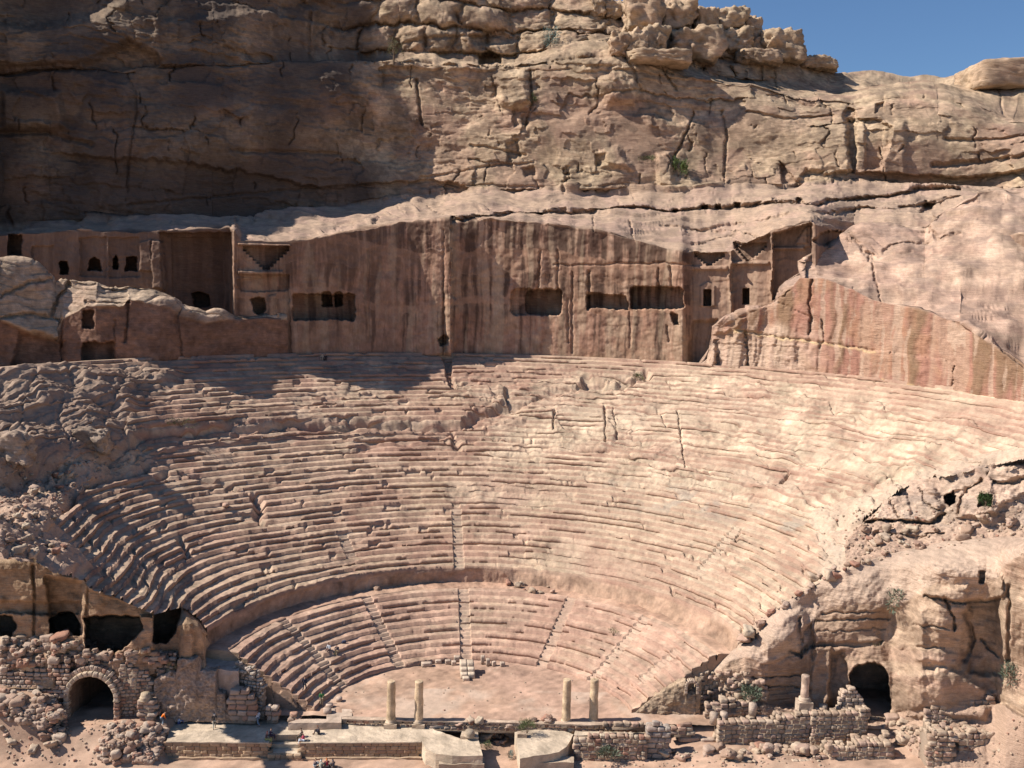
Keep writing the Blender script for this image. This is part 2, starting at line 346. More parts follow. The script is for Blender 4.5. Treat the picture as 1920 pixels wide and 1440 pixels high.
for pts, wd, dep in [([(870, 760), (1030, 735), (1210, 700)], 4, .5), ([(640, 850), (720, 838), (900, 850), (1010, 862)], 5, .45), ([(800, 830), (845, 815), (850, 850)], 6, .7),
    ([(1040, 770), (1036, 805)], 2.5, .8), ([(1134, 765), (1136, 830)], 2, .9), ([(1150, 765), (1158, 820)], 2, .7), ([(1270, 770), (1285, 880)], 2, .8), ([(1232, 770), (1250, 800)], 2, .6), ([(1140, 850), (1000, 830), (860, 820)], 3, .5),
    ([(1180, 862), (1330, 905)], 3, .5), ([(1465, 905), (1480, 885)], 3, .9), ([(1535, 880), (1560, 860)], 3, .7), ([(1540, 930), (1640, 915), (1700, 870)], 3, .6), ([(480, 930), (487, 975), (500, 985)], 7, 1.2), ([(330, 885), (400, 900), (470, 925)], 5, .7),
    ([(1380, 1020), (1392, 990)], 4, .5), ([(1360, 740), (1560, 765), (1680, 790)], 3, .5), ([(1555, 760), (1566, 775)], 3, .9), ([(1610, 970), (1680, 975), (1745, 968), (1785, 950)], 4, .9), ([(1590, 1012), (1680, 1005), (1760, 1000)], 3, .5),
    ([(330, 1015), (350, 1050)], 7, .8), ([(235, 905), (300, 890)], 7, .9), ([(120, 945), (160, 918), (215, 885), (262, 875)], 9, 1.5), ([(1255, 1108), (1262, 1120)], 4, .8)]: gv(pts, wd, dep)
z = z + 1.3 * am([(125, 950), (165, 922), (215, 890), (270, 870), (300, 880), (250, 905), (200, 940), (130, 965)], 16) * 0 + sand * (.7 + .25 * N(P, 7, 101) + .06 * N(P, 1.2, 102) + .35 * (lay2 - .5)) - .9 * sand * am([(-300, 860), (300, 830), (300, 900), (160, 960), (-300, 960)], 60)
def shelf(line, h, fade, x_end=14):
    global z
    xs = [q[0] for q in line]; yl = np.interp(Wx, xs, [q[1] for q in line]); d = yl - Wy
    h = h * .6
    z = z + h * sst(0, 2.5, d) * np.clip(1 - d / fade, 0, 1) * sst(xs[0] - x_end, xs[0] + x_end, Wx) * sst(xs[-1] + x_end, xs[-1] - x_end, Wx)
for ln_, h_, fd in [([(1600, 988), (1640, 972), (1700, 977), (1745, 970), (1770, 955)], 1.9, 60), ([(1560, 1004), (1640, 1016), (1740, 1004), (1790, 990)], .8, 20), ([(1790, 968), (1840, 958), (1900, 938), (2000, 930)], 1.6, 50), ([(1500, 942), (1560, 930), (1640, 920), (1720, 885)], .9, 26), ([(1330, 905), (1430, 925), (1520, 950)], .7, 24), ([(1180, 866), (1330, 905)], .6, 22), ([(1040, 838), (1150, 852), (1300, 884)], .5, 20),
    ([(1230, 762), (1400, 790), (1560, 806)], .5, 20), ([(1400, 745), (1560, 770), (1700, 795), (1820, 802)], .6, 18), ([(1300, 832), (1480, 862)], .5, 18), ([(1560, 850), (1700, 850), (1860, 842)], .5, 18), ([(1700, 905), (1780, 900), (1850, 878), (1930, 862)], 1.0, 26), ([(900, 806), (1000, 790), (1090, 772)], .5, 16), ([(1120, 808), (1230, 822), (1340, 834)], .45, 16), ([(860, 715), (960, 705), (1090, 700)], .5, 10), ([(870, 742), (980, 735), (1100, 722)], .6, 12), ([(640, 832), (760, 822), (860, 834)], .6, 12), ([(300, 850), (420, 838), (560, 838)], .6, 12),
    ([(1250, 715), (1340, 722), (1450, 742)], .6, 14), ([(1460, 740), (1580, 765)], .7, 14), ([(1640, 940), (1700, 930), (1745, 938)], .8, 24)]: shelf(ln_, h_, fd)
# boulders of the broken upper seats on the left
pil = lumps * (.55 + .38 * N(P, 9, 103, 'soft') + .55 * (layers(P[..., 2] + .5 * N(P, 7, 104, 'soft'), 1.1, 105, .15)[0] - .5) + .08 * N(P, 2, 184))
for pts in ([(262, 690), (215, 745), (190, 850)], [(130, 700), (110, 780), (128, 860)], [(60, 700), (30, 800), (45, 870)], [(330, 730), (200, 690)], [(300, 770), (235, 745), (150, 700)]): pil -= .4 * al(pts, 5) * lumps
z = z + pil
# the right-hand shoulder: humps of bare rock, a cave mouth and rubble
z = z + off_r * (.13 * N(P, 4, 106) + .05 * N(P, .9, 107))
capw = sst(-60, -69, np.degrees(ph)) * sst(48, 51, r) * (1 - .75 * lumps); z = z - capw * .5 * np.maximum(r - 49, 0)
P[..., 2] = np.where(r > 66.9, np.minimum(z, 34.3), z)
dr = (.12 * N(rn, 10, 108, 'soft') + .035 * N(rn, 3, 109)) * (1 - w * .7)
X, Y = polar((r + dr) * gfun(r, ph), ph); P[..., 0], P[..., 1] = X, Y
# the lowest row stands on the walkway's back wall
NL = 9; low = np.repeat(P[:1], NL, 0); low[..., 2] = (Z1 - .3 + np.linspace(0, 1, NL + 1)[:-1, None] * (P[0, :, 2] - Z1 + .3)[None])
ln = np.stack([R2 * phi[None] + 0 * low[..., 2], 0 * low[..., 2], low[..., 2]], -1)
slump = sst(4, 30, np.degrees(phi))[None] * (.8 + .25 * N(ln, 14, 120, 'soft')) * np.linspace(1, 0, NL + 1)[:-1, None]
X, Y = polar(R2 - 1.5 * np.clip(slump, 0, 1.3) + .08 * N(ln, 4, 110) + .02 * N(ln, 1.2, 113) - .12 * np.exp(-((low[..., 2] - Z1 + .2) / .3)**2), phi[None] + 0 * ln[..., 0]); low[..., 0], low[..., 1] = X, Y
c = rock_colour(P, 740, (.45, .335, .24), (.46, .31, .23), (.31, .16, .125), (.55, .43, .29), (.6, .4, .4), .04)
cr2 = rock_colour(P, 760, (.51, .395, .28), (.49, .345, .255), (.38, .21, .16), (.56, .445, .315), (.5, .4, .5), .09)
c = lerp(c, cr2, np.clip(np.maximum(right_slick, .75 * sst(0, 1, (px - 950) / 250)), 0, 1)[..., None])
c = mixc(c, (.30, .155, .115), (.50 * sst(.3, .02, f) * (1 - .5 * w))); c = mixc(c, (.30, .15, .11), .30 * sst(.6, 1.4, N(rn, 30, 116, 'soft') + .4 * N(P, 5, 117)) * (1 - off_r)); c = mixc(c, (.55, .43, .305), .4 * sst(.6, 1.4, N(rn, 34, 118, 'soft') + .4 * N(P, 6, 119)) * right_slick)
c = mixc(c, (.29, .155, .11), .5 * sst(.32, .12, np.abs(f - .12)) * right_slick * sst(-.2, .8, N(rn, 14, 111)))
c = mixc(c, (.50, .38, .28), .4 * st); c = mixc(c, (.36, .31, .245), .6 * sst(.2, 1.1, N(P, 6, 112)) * am([(1130, 900), (1330, 930), (1500, 985), (1640, 1010), (1640, 1060), (1560, 1050), (1380, 985), (1180, 950)], 40))
lump2 = am([(-300, 700), (260, 690), (330, 700), (262, 800), (280, 862), (215, 880), (150, 885), (90, 910), (-300, 915)], 14); c = mixc(c, SAND, np.clip(off_l - lump2, 0, 1) * .85); c = mixc(c, (.30, .21, .155), lumps * .75)
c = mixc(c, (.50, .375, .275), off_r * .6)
qx, qy = proj(P); keep = qx > -45
fl, fr = I(FRONT_L), I(FRONT_R)
keep &= ~((qx < 402) & (qy > fl(qx) + 3)); keep &= ~((qx > 1376) & (qy > fr(qx) + 3)); keep &= ~((qx > 1592) & (qy > I(HILL_T)(qx) + 4)) & (qx < 2060)
lc = rock_colour(low, 745, (.40, .27, .19), (.42, .27, .195), (.29, .165, .125), (.46, .34, .25), (.6, .4, .2), .03)
P = np.concatenate([low, P], 0); c = np.concatenate([lc, c], 0); keep = np.concatenate([np.repeat(keep[:1], NL, 0), keep], 0)
nm = 24 * len(FS) + NL
bowl['middle_seating'] = (P[:nm + 1], c[:nm + 1], keep[:nm + 1]); bowl['upper_seating'] = (P[nm:], c[nm:], keep[nm:])
for nme, g in bowl.items():
    Pg, cg = g[0], g[1]
    if nme in ('lower_seating', 'walkway'):      # close the two cut ends down to the floor
        for side in (0, -1):
            e = Pg[:, side:side + 1] if side == 0 else Pg[:, -1:]
            ec = cg[:, 0:1] if side == 0 else cg[:, -1:]
            d1 = np.concatenate([e.copy() for _ in range(14)], 1); d1[..., 2] = lerp(e[..., 2], -1.0, np.linspace(.02, 1, 14)[None])
            d1[..., :2] += (.10 * N(d1, 2, 114) + .05 * N(d1, .6, 115))[..., None] * (avec * (-1 if side == 0 else 1)); dc = rock_colour(d1, 746, (.40, .28, .19), (.40, .26, .185), (.30, .17, .125), (.48, .36, .25))
            if side == 0: Pg = np.concatenate([d1[:, ::-1], Pg], 1); cg = np.concatenate([dc[:, ::-1], cg], 1)
            else: Pg = np.concatenate([Pg, d1], 1); cg = np.concatenate([cg, dc], 1)
        kp = None
    else: kp = g[2]
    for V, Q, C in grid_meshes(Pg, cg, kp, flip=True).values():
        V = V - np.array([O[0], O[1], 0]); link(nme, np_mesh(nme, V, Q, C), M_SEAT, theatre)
del P, c, cr2, w, z, rn, X, Y
# ---- orchestra floor
gx, gy = np.meshgrid(np.arange(-25, 44, .3), np.arange(98.35, 124, .3)); P = np.stack([gx, gy, 0 * gx], -1)
P[..., 2] += .035 * N(P, 4, 121) + .02 * N(P, .8, 122) - .02
c = rock_colour(P, 780, SAND, (.45, .30, .23), (.40, .26, .2), (.54, .42, .32), (.5, .3, .4), .3)
c = mixc(c, (.55, .42, .32), .6 * sst(-.4, .8, N(P, 14, 123)) * (gy < 106)); c = mixc(c, (.33, .235, .175), .7 * np.clip(1 - np.hypot((gx + 4.3) / 2.2, (gy - 106.5) / 1.0), 0, 1))
for V, Q, C in grid_meshes(P, c, flip=False).values():
    link("orchestra_floor", np_mesh("orchestra_floor", V - np.array([O[0], O[1], 0]), Q, C), M_SAND, theatre)

# ================================================================ CLIFFS as sheets of rock
def sheet(px, lines, seed, jit=2.0):
    """lines from bottom to top: (py(px), Y(px), rows up to the next line, easing of depth)"""
    PXs, PYs, Ys = [], [], []
    jp = np.stack([px * .12, 0 * px, 0 * px], -1)
    ev = []
    for i, ln in enumerate(lines):
        ev.append((ln[0](px) + jit * (N(jp, 14, seed + i, 'soft') + .45 * N(jp, 4, seed + i, 'soft')), ln[1](px) + 0 * px))
    for i in range(len(lines) - 1):
        n = lines[i][2]; e = lines[i][3] if len(lines[i]) > 3 else 1.0
        for j in range(n + (i == len(lines) - 2)):
            t = j / n
            PYs.append(lerp(ev[i][0], ev[i + 1][0], t)); Ys.append(lerp(ev[i][1], ev[i + 1][1], t**e))
    PY, Y = np.array(PYs), np.array(Ys); PX = np.broadcast_to(px, PY.shape).copy()
    return PX, PY, Y
def normals(P):
    a = np.gradient(P, axis=0); b = np.gradient(P, axis=1); n = np.cross(b, a); n /= np.linalg.norm(n, axis=-1, keepdims=True) + 1e-9
    s_ = np.sign(np.median((n * (np.array([0, 0, HC]) - P)).sum(-1))); return n * s_
def plus(f, d): return lambda x: f(x) + d

# ---------------- the great cliff with the cut wall (sheet 1)
px = np.concatenate([np.arange(-240, -10, 6.0), np.arange(-10, 1935, 1.65), np.arange(1935, 2350, 6.0)])
rim = lambda x: rim_Y(np.clip(x, -250, 2150))
yb = I([(-420, 650), (0, 610), (380, 604), (425, 630), (440, 676), (460, 672), (600, 669), (800, 666), (860, 668), (1000, 672), (1150, 682), (1280, 692), (1340, 696), (1600, 660), (2350, 660)])
Yb_off = I([(-420, 52), (-250, 46), (-110, 31), (0, 28), (100, 20), (200, 13), (300, 7.5), (380, 7), (432, 6), (438, .6), (470, 0), (1280, 0), (1300, 2.5), (1530, 4.5), (1600, 20), (2350, 20)])
yt = I([(-420, 445), (0, 440), (120, 432), (300, 432), (425, 428), (440, 432), (452, 450), (545, 455), (600, 444), (640, 433), (700, 424), (760, 416), (860, 408), (960, 414), (1020, 420), (1100, 430), (1200, 450), (1260, 468), (1296, 474), (1370, 468), (1400, 452), (1450, 432), (1520, 416), (1560, 430), (1600, 440), (2350, 440)])
ycl = I([(-420, 425), (0, 418), (200, 412), (400, 402), (560, 390), (700, 378), (800, 365), (900, 360), (1060, 358), (1250, 358), (1400, 350), (1560, 344), (1700, 340), (1830, 346), (1920, 352), (2350, 360)])
Yc = I([(-420, 152), (-110, 150), (-50, 156), (0, 166), (200, 170), (400, 175), (560, 183.5), (690, 189), (750, 189.5), (900, 186.8), (1100, 183.4), (1300, 180), (1500, 177), (1700, 173), (1920, 167), (2350, 152)])  # unseen left end added, forward and tall, to shade the left ledge and tombs
ymid = I([(-420, 140), (0, 140), (200, 128), (400, 118), (560, 112), (700, 108), (760, 112), (830, 120), (960, 120), (1090, 110), (1180, 112), (1260, 135), (1380, 150), (1500, 175), (1600, 190), (1750, 195), (1850, 205), (1920, 215), (2350, 230)])
Ymo = I([(-420, -1), (0, 0), (400, 3), (700, 3.5), (1100, 4), (1300, 6), (1500, 8), (1920, 9), (2350, 9)])
yld = I([(-420, 125), (0, 125), (200, 112), (400, 102), (560, 98), (700, 95), (760, 96), (830, 104), (960, 108), (1090, 98), (1180, 98), (1260, 115), (1400, 128), (1500, 150), (1600, 160), (1750, 165), (1920, 175), (2350, 190)])
Ylo = I([(-420, 0), (0, 1), (400, 5), (700, 8), (1100, 11), (1300, 15), (1500, 18), (1920, 19), (2350, 19)])
ysk = I([(-420, -150), (-60, -130), (-10, -100), (60, -60), (200, -80), (400, -120), (700, -140), (1000, -90), (1120, -40), (1160, 6), (1240, 16), (1330, 34), (1400, 56), (1440, 80), (1495, 112), (1530, 128), (1565, 136), (1700, 141), (1920, 138), (2350, 146)])
Yso = I([(-420, 8), (0, 8), (400, 14), (700, 18), (1100, 24), (1300, 28), (1500, 34), (1920, 38), (2350, 38)])
add = lambda f, g: (lambda x: f(x) + g(x))
PX, PY, Y = sheet(px, [(plus(yb, 30), add(rim, Yb_off), 5), (yb, add(rim, Yb_off), 150), (yt, lambda x: rim(x) + Yb_off(x) + 1.0, 60, .85),
    (ycl, add(Yc, lambda x: 0 * x - 1.5), 2), (ycl, Yc, 150, 1.3), (ymid, add(Yc, Ymo), 12), (yld, add(Yc, Ylo), 130, 1.2), (ysk, add(Yc, Yso), 6), (plus(ysk, 4), add(Yc, plus(Yso, 8)), 4), (plus(ysk, 30), add(Yc, plus(Yso, 30)), 1)], 300, 2.2)
P0 = unproj(PX, PY, Y)
ptn = Paint(PX, PY, P0, 1.3)
ybm, ytm, ycm, ymm, ylm = yb(PX), yt(PX), ycl(PX), ymid(PX), yld(PX)
zoneW = sst(-3, 3, PY - ytm) ; zoneW[:5] = 1                   # the cut wall
zoneL = (1 - zoneW) * sst(-2, 2, PY - ycm)                     # the sloping ledge
zoneC = 1 - np.clip(zoneW + zoneL, 0, 1)                       # the natural cliff above
tomb_l = sst(440, 430, PX) * zoneW; tomb_r = sst(1290, 1300, PX) * zoneW
# natural relief
s = P0[..., 2] + .03 * P0[..., 0] + .8 * N(P0, 30, 201, 'soft') + .2 * N(P0, 4, 202)
l1, j1 = layers(s, 4.6, 203, .12); l2, j2 = layers(s, 1.5, 204, .2); l3, j3 = layers(s, .55, 205, .25)
rough = sst(-.8, .9, N(P0, 24, 206, 'soft'))
ledges = (1.5 * (l1 - .5) + .9 * (l2 - .5) * rough + .28 * (l3 - .5) * sst(-.2, .8, N(P0, 9, 207))) * sst(-1.2, .3, N(P0, 26, 208, 'soft'))
smo = 1 - .45 * sst(1200, 1300, PX)
nat = 1.3 * N(P0, 34, 209, 'soft', (1, 1, .7)) + (.17 * N(P0, 9, 210, 'rough', (1, 1, .5)) + .05 * N(P0, 2.0, 211, 'rough', (1.4, 1, .45))) * smo * sst(-1.5, .8, N(P0, 20, 199))
# upright joints that come and go from layer to layer
li = np.floor(s / 4.6 + 1000).astype(int); jw = 5.0 + 9 * np.random.default_rng(5).uniform(0, 1, 4096)[li & 4095]
uj = (P0[..., 0] + .5 * N(P0, 8, 212)) / jw + np.random.default_rng(6).uniform(0, 9, 4096)[li & 4095]; fj = np.abs(uj - np.round(uj)) * jw
cell = np.random.default_rng(8).uniform(-1, 1, 65536)[(li * 131 + np.floor(uj + .5).astype(int) * 17) & 65535]
li2 = np.floor(s / 1.5 + 1000).astype(int); jw2 = 1.6 + 3.4 * np.random.default_rng(9).uniform(0, 1, 4096)[li2 & 4095]; uj2 = (P0[..., 0] + .35 * N(P0, 5, 197)) / jw2 + np.random.default_rng(10).uniform(0, 9, 4096)[li2 & 4095]
cell2 = np.random.default_rng(11).uniform(-1, 1, 65536)[(li2 * 131 + np.floor(uj2).astype(int) * 17) & 65535]; brk = sst(.1, .9, N(P0, 15, 196))
blocks = .60 * cell * sst(-.6, .6, N(P0, 25, 195)) + .30 * cell2 * brk
joint = np.clip(1 - fj / .22, 0, 1) * sst(.1, .8, N(P0, 12, 213))
uppr = sst(ylm + 4, ylm - 6, PY) * sst(560, 760, PX)            # blocky crown of the cliff
pil = 1.3 * (np.abs(2 * (uj - np.floor(uj)) - 1)**0 - (1 - np.clip(1 - fj / (jw * .5), 0, 1)**4) * (1 - np.clip(1 - 2 * j1 / 4.6, 0, 1)**5))
DN = zoneC * nat
D = zoneC * ( - ledges + blocks + .9 * joint + uppr * 1.6 * pil + .8 * uppr * np.clip(1 - j1 / .35, 0, 1))
ls = P0[..., 2] + .05 * P0[..., 0] + .5 * N(P0, 16, 194, 'soft') + .12 * N(P0, 4, 193, 'soft'); la, lj = layers(ls, 1.15, 192, .12); lb, lk = layers(ls, .42, 191, .2)
DN += zoneL * (.30 * N(P0, 14, 214, 'soft') + .06 * N(P0, 3, 215, 'soft') + (.75 * (la - .5) + .28 * (lb - .5)) * sst(-1, .5, N(P0, 12, 190, 'soft')) + .25 * np.clip(1 - lj / .12, 0, 1))
# dressed wall: fine tool courses, upright runnels
xw = P0[..., 0] + .10 * N(P0, 8, 183, 'soft') + .03 * N(P0, 1.5, 182); run = N(np.stack([xw, P0[..., 1], P0[..., 2] * .07], -1), 5, 217, 'mid'); run2 = N(np.stack([xw, P0[..., 1], P0[..., 2] * .06], -1), 2.0, 218, 'mid')
D += zoneW * (.055 * run + .02 * run2 + .08 * N(P0, 6, 219) + .12 * (l3 - .5) * sst(0, 1, N(P0, 7, 220)) + .02 * N(P0, 1.2, 221))
nrm = normals(P0); view = np.array([0, 0, HC]) - P0; view /= np.linalg.norm(view, axis=-1, keepdims=True); D *= np.where(PY > ybm, 0, 1) * sst(.12, .45, (nrm * view).sum(-1))
ptn.D += D
A, G = ptn.area, ptn.groove
# --- buttress in the middle of the cut wall: the wall steps back to its right
spine = zoneW * np.clip((PX - 752) / 90, 0, 1)**1.2 * (PX < 846 + 1.2 * N(P0, 3, 198)); back = zoneW * sst(1080, 850, PX) * (PX >= 846); ptn.D += -2.1 * spine * (PY < ybm) + .7 * back * (PY < ybm)
A([(836, 555), (856, 560), (858, 640), (846, 672), (836, 660)], -.8, 5)
for pts, wd, dp in [([(1013, 470), (1008, 540)], 3, .6), ([(1046, 470), (1046, 545)], 3, .5), ([(1073, 510), (1073, 660)], 3, .45), ([(1103, 510), (1103, 580)], 4, .9), ([(1040, 495), (1100, 498), (1200, 493), (1300, 497)], 2.5, .35), ([(1234, 505), (1236, 540)], 3, .5), ([(1256, 500), (1260, 540)], 3, .6),
    ([(1065, 560), (1066, 640)], 3, .4), ([(1180, 580), (1182, 650)], 3, .3), ([(690, 470), (692, 640)], 3, .3), ([(830, 430), (834, 660)], 3, .4), ([(1250, 610), (1254, 640)], 3, .5)]: G(pts, wd, dp)
# caves in the cut wall
A(rrect(549, 552, 666, 599, 5), 4.5, 2.5, True, 'chamber'); A(arch(604, 546, 622, 574), 5, 2, True, 'chamber'); A(arch(628, 547, 643, 574), 5, 2, True, 'chamber')
A(rrect(959, 542, 1054, 591, 10), 1.6, 2.5, True, 'chamber'); A(rrect(988, 544, 1053, 590, 9), 4.5, 3, True, 'chamber')
A([(1101, 553), (1110, 550), (1124, 549), (1150, 555), (1174, 556), (1178, 580), (1150, 580), (1120, 577), (1101, 580)], 3.2, 2.5, True, 'chamber'); A(rrect(1182, 538, 1281, 580, 7), 4.6, 2.5, True, 'chamber')
A([(1257, 586), (1270, 588), (1273, 609), (1264, 608)], 2.2, 3, True, 'niche'); A([(822, 636), (832, 630), (842, 637), (838, 648), (826, 648)], 2, 3, True, 'niche')
A([(472, 562), (482, 556), (498, 560), (500, 578), (494, 588), (478, 586)], 4, 3, True, 'niche')
A([(505, 556), (518, 552), (518, 590), (506, 598)], -.5, 4); A([(445, 525), (540, 515), (548, 690), (452, 690)], .5, 3)
# bright left corner of the wall (faces the sun) and the deep recess beside it
A([(300, 436), (436, 436), (436, 640), (308, 640)], 3.2, 3); A([(322, 445), (420, 445), (420, 640), (326, 640)], .8, 2, False, 'recess')
A([(361, 553), (372, 548), (392, 553), (391, 574), (366, 577)], 4, 2.5, True, 'doorway')
A([(286, 452), (306, 455), (312, 545), (286, 540)], -1.2, 3); A([(262, 455), (284, 450), (286, 508), (262, 508)], -.7, 3)
for q in ([(16, 440), (42, 441), (41, 480), (15, 478)], [(112, 491), (127, 491), (127, 514), (112, 514)], [(165, 507), (167, 489), (178, 482), (188, 488), (190, 508)], [(212, 503), (213, 486), (217, 480), (221, 488), (221, 504)], [(237, 481), (254, 480), (258, 508), (237, 508)]): A(q, 4, 2.2, True, 'doorway')
for q in ([(60, 462), (100, 462), (100, 520), (60, 520)], [(150, 445), (200, 445), (200, 520), (150, 520)], [(204, 446), (262, 446), (262, 520), (204, 520)]): A(q, .5, 2)
# crow-step tombs: a sunk V between two flights of steps under a cornice
def crowstep(xl, xr, yt_, yb_, n, dep=1.1, half=None):
    xc = (xl + xr) / 2 if half is None else half; pts = []
    for i in range(n):
        x0 = lerp(xl, xc, i / n); x1 = lerp(xl, xc, (i + 1) / n); y = lerp(yt_ + 3, yb_, (i + 1) / n); pts += [(x0, y), (x1, y)]
    pr = []
    for i in range(n):
        x0 = lerp(xr, xc, i / n); x1 = lerp(xr, xc, (i + 1) / n); y = lerp(yt_ + 3, yb_, (i + 1) / n); pr += [(x0, y), (x1, y)]
    return [(xl, yt_)] + pts + pr[::-1] + [(xr, yt_)]
A(crowstep(456, 542, 461, 505, 7), 2.4, 1.6, False, 'crowstep'); A([(447, 508), (530, 508), (530, 514), (447, 514)], -1.1, 2, False); A([(447, 456), (545, 459), (545, 462), (447, 460)], -1.0, 2, False); A([(452, 516), (540, 516), (540, 546), (452, 546)], .7, 2)
A([(1298, 468), (1368, 466), (1368, 690), (1298, 690)], .3, 3); A(crowstep(1303, 1358, 474, 498, 5), 2.0, 1.6, False, 'crowstep'); A([(1297, 499), (1364, 499), (1364, 506), (1297, 506)], -.7, 2, False); A([(1300, 469), (1362, 469), (1362, 473), (1300, 473)], -.5, 2, False)
A([(1372, 462), (1445, 440), (1445, 690), (1372, 690)], 1.6, 3); A(crowstep(1376, 1438, 455, 490, 6, half=1404), 2.0, 1.6, False, 'crowstep'); A([(1370, 490), (1442, 490), (1442, 496), (1370, 496)], -.8, 2, False)
A([(1449, 440), (1522, 416), (1524, 520), (1449, 560)], 3.2, 2.5); A([(1450, 463), (1508, 463), (1508, 468), (1450, 468)], -.9, 2, False)
for i in range(6): A([(1487 + i * 4, 461 - i * 5), (1491 + i * 4, 461 - i * 5), (1491 + i * 4, 458 - i * 5), (1512, 425), (1520, 425), (1520, 463), (1487, 463)] if i == 0 else [(1487 + i * 4, 463 - i * 6), (1513, 463 - i * 6), (1513, 457 - i * 6), (1487 + i * 4, 457 - i * 6)], -.35, 1.5, False)
A([(1313, 536), (1327, 528), (1341, 536), (1341, 574), (1313, 574)], -.45, 2, False); A([(1320, 543), (1333, 543), (1333, 573), (1320, 573)], 4.5, 1.6, False, 'doorway'); A([(1393, 541), (1405, 541), (1405, 570), (1393, 570)], 5, 1.6, False, 'doorway')
A([(1300, 605), (1345, 600), (1330, 690), (1290, 690)], 1.2, 8); A([(1524, 452), (1540, 438), (1570, 430), (1606, 430), (1594, 462), (1540, 460)], 3.5, 5)
# --- ledge: lip with an undercut crack and weathered holes
lipl = [(600, 425), (700, 428), (760, 416)]
crk = [(850, 413), (960, 401), (1040, 393), (1130, 389), (1250, 391), (1350, 389), (1450, 386), (1530, 383), (1600, 376), (1660, 365), (1720, 353), (1800, 352)]
G(crk, 5, 2.2); A([(x, y - 14) for x, y in crk] + crk[::-1], -.9, 9)
for x, y in ((1268, 389), (1320, 388), (1345, 385), (1382, 384), (1453, 376), (1500, 380), (1010, 396)): A(rrect(x - 6, y - 4, x + 6, y + 4, 3), 2.5, 3)
for pts, wd, dp in [([(1112, 404), (1113, 433)], 2.5, .9), ([(1180, 412), (1190, 450)], 2.5, .8), ([(700, 420), (708, 416)], 4, 1.2), ([(800, 380), (820, 392), (850, 410)], 3, .7), ([(660, 382), (740, 374), (830, 366)], 2.5, .7), ([(1240, 420), (1420, 440)], 3, .8), ([(1290, 430), (1500, 405), (1700, 392)], 4, .9), ([(1300, 455), (1380, 440)], 3, .8), ([(1690, 385), (1735, 380), (1800, 372)], 6, 1.8), ([(1520, 400), (1640, 395)], 4, 1.0)]: G(pts, wd, dp)
A([(1195, 440), (1300, 440), (1296, 474), (1255, 466)], .5, 20); A([(1728, 395), (1735, 375), (1752, 378), (1742, 400)], 3, 6)
# --- features of the natural cliff
for pts, wd, dp in [([(781, 148), (785, 185), (788, 228)], 4, 1.8), ([(993, 132), (997, 195), (985, 242)], 4, 2.0), ([(921, 140), (928, 175), (938, 205)], 3, 1.0), ([(1302, 208), (1286, 250), (1262, 297)], 4, 2.0), ([(1355, 205), (1363, 250), (1357, 350)], 3.5, 1.4), ([(1172, 112), (1200, 170)], 5, 1.5), ([(1240, 130), (1268, 168)], 4, 1.5), ([(1460, 120), (1478, 192)], 3, 1.2), ([(1530, 160), (1550, 202)], 3, 1.2), ([(1690, 140), (1704, 165)], 3, .8), ([(1860, 150), (1900, 215)], 4, 1.2),
    ([(700, 103), (760, 112), (830, 121), (960, 121), (1090, 111), (1180, 113), (1260, 136)], 5, 1.5), ([(1030, 0), (1036, 60)], 3.5, 1.3), ([(680, 92), (780, 80), (900, 72), (960, 62)], 4, 1.3), ([(940, 70), (1010, 60), (1130, 68)], 4, 1.0), ([(1000, 330), (1010, 355)], 4, 1.0), ([(1065, 315), (1058, 360)], 5, 1.2), ([(1770, 268), (1920, 262)], 6, 1.4), ([(1750, 305), (1820, 300), (1920, 298)], 7, 1.8), ([(1440, 175), (1540, 165), (1640, 150)], 3, .8), ([(1400, 210), (1470, 228), (1560, 218)], 5, 1.2),
    ([(785, 330), (930, 310), (1000, 305)], 5, 1.0), ([(820, 345), (1000, 352), (1240, 350)], 4, .8), ([(880, 270), (960, 285), (985, 290)], 5, 1.2), ([(250, 120), (560, 112), (690, 108)], 5, 1.2), ([(0, 130), (170, 130), (250, 132)], 5, 1.5), ([(236, 130), (252, 170), (256, 215), (243, 300), (240, 360)], 4, 1.0), ([(240, 310), (290, 285), (360, 240), (470, 198), (590, 206)], 14, .8), ([(585, 20), (590, 105)], 6, 1.6), ([(0, 250), (80, 245), (170, 270)], 8, 1.6), ([(430, 285), (560, 285), (640, 290)], 6, 1.2), ([(240, 385), (420, 365), (600, 350), (700, 350)], 4, 1.0)]: G(pts, wd * .85, dp * .65)
A([(1578, 216), (1588, 203), (1602, 208), (1606, 232), (1636, 236), (1668, 252), (1664, 290), (1650, 318), (1600, 328), (1586, 300)], 1.9, 6); A([(1584, 232), (1602, 232), (1603, 330), (1588, 330)], .9, 4); A([(1606, 240), (1618, 236), (1620, 330), (1604, 330)], -1.0, 5); A([(1655, 255), (1690, 240), (1700, 330), (1652, 330)], -.9, 12)
A([(1466, 345), (1463, 300), (1475, 318), (1495, 345)], 1.6, 4); A([(1510, 320), (1560, 330), (1560, 348), (1490, 347)], 1.4, 8); A([(1560, 328), (1780, 320), (1930, 322), (2300, 326), (2300, 350), (1930, 350), (1800, 344), (1700, 338), (1560, 345)], 2.4, 6)
A([(898, 118), (900, 102), (918, 92), (938, 98), (944, 116)], 4.5, 4); A([(880, 74), (930, 60), (980, 70), (940, 80), (890, 84)], 1.8, 8)
A([(935, 140), (985, 130), (995, 190), (960, 200), (932, 190)], -1.6, 16); A([(1120, 165), (1150, 145), (1200, 160), (1190, 200), (1140, 195)], -1.8, 22); A([(1122, 290), (1160, 280), (1185, 318), (1130, 315)], -1.5, 16); A([(1232, 290), (1258, 286), (1262, 350), (1236, 352)], -1.6, 10)
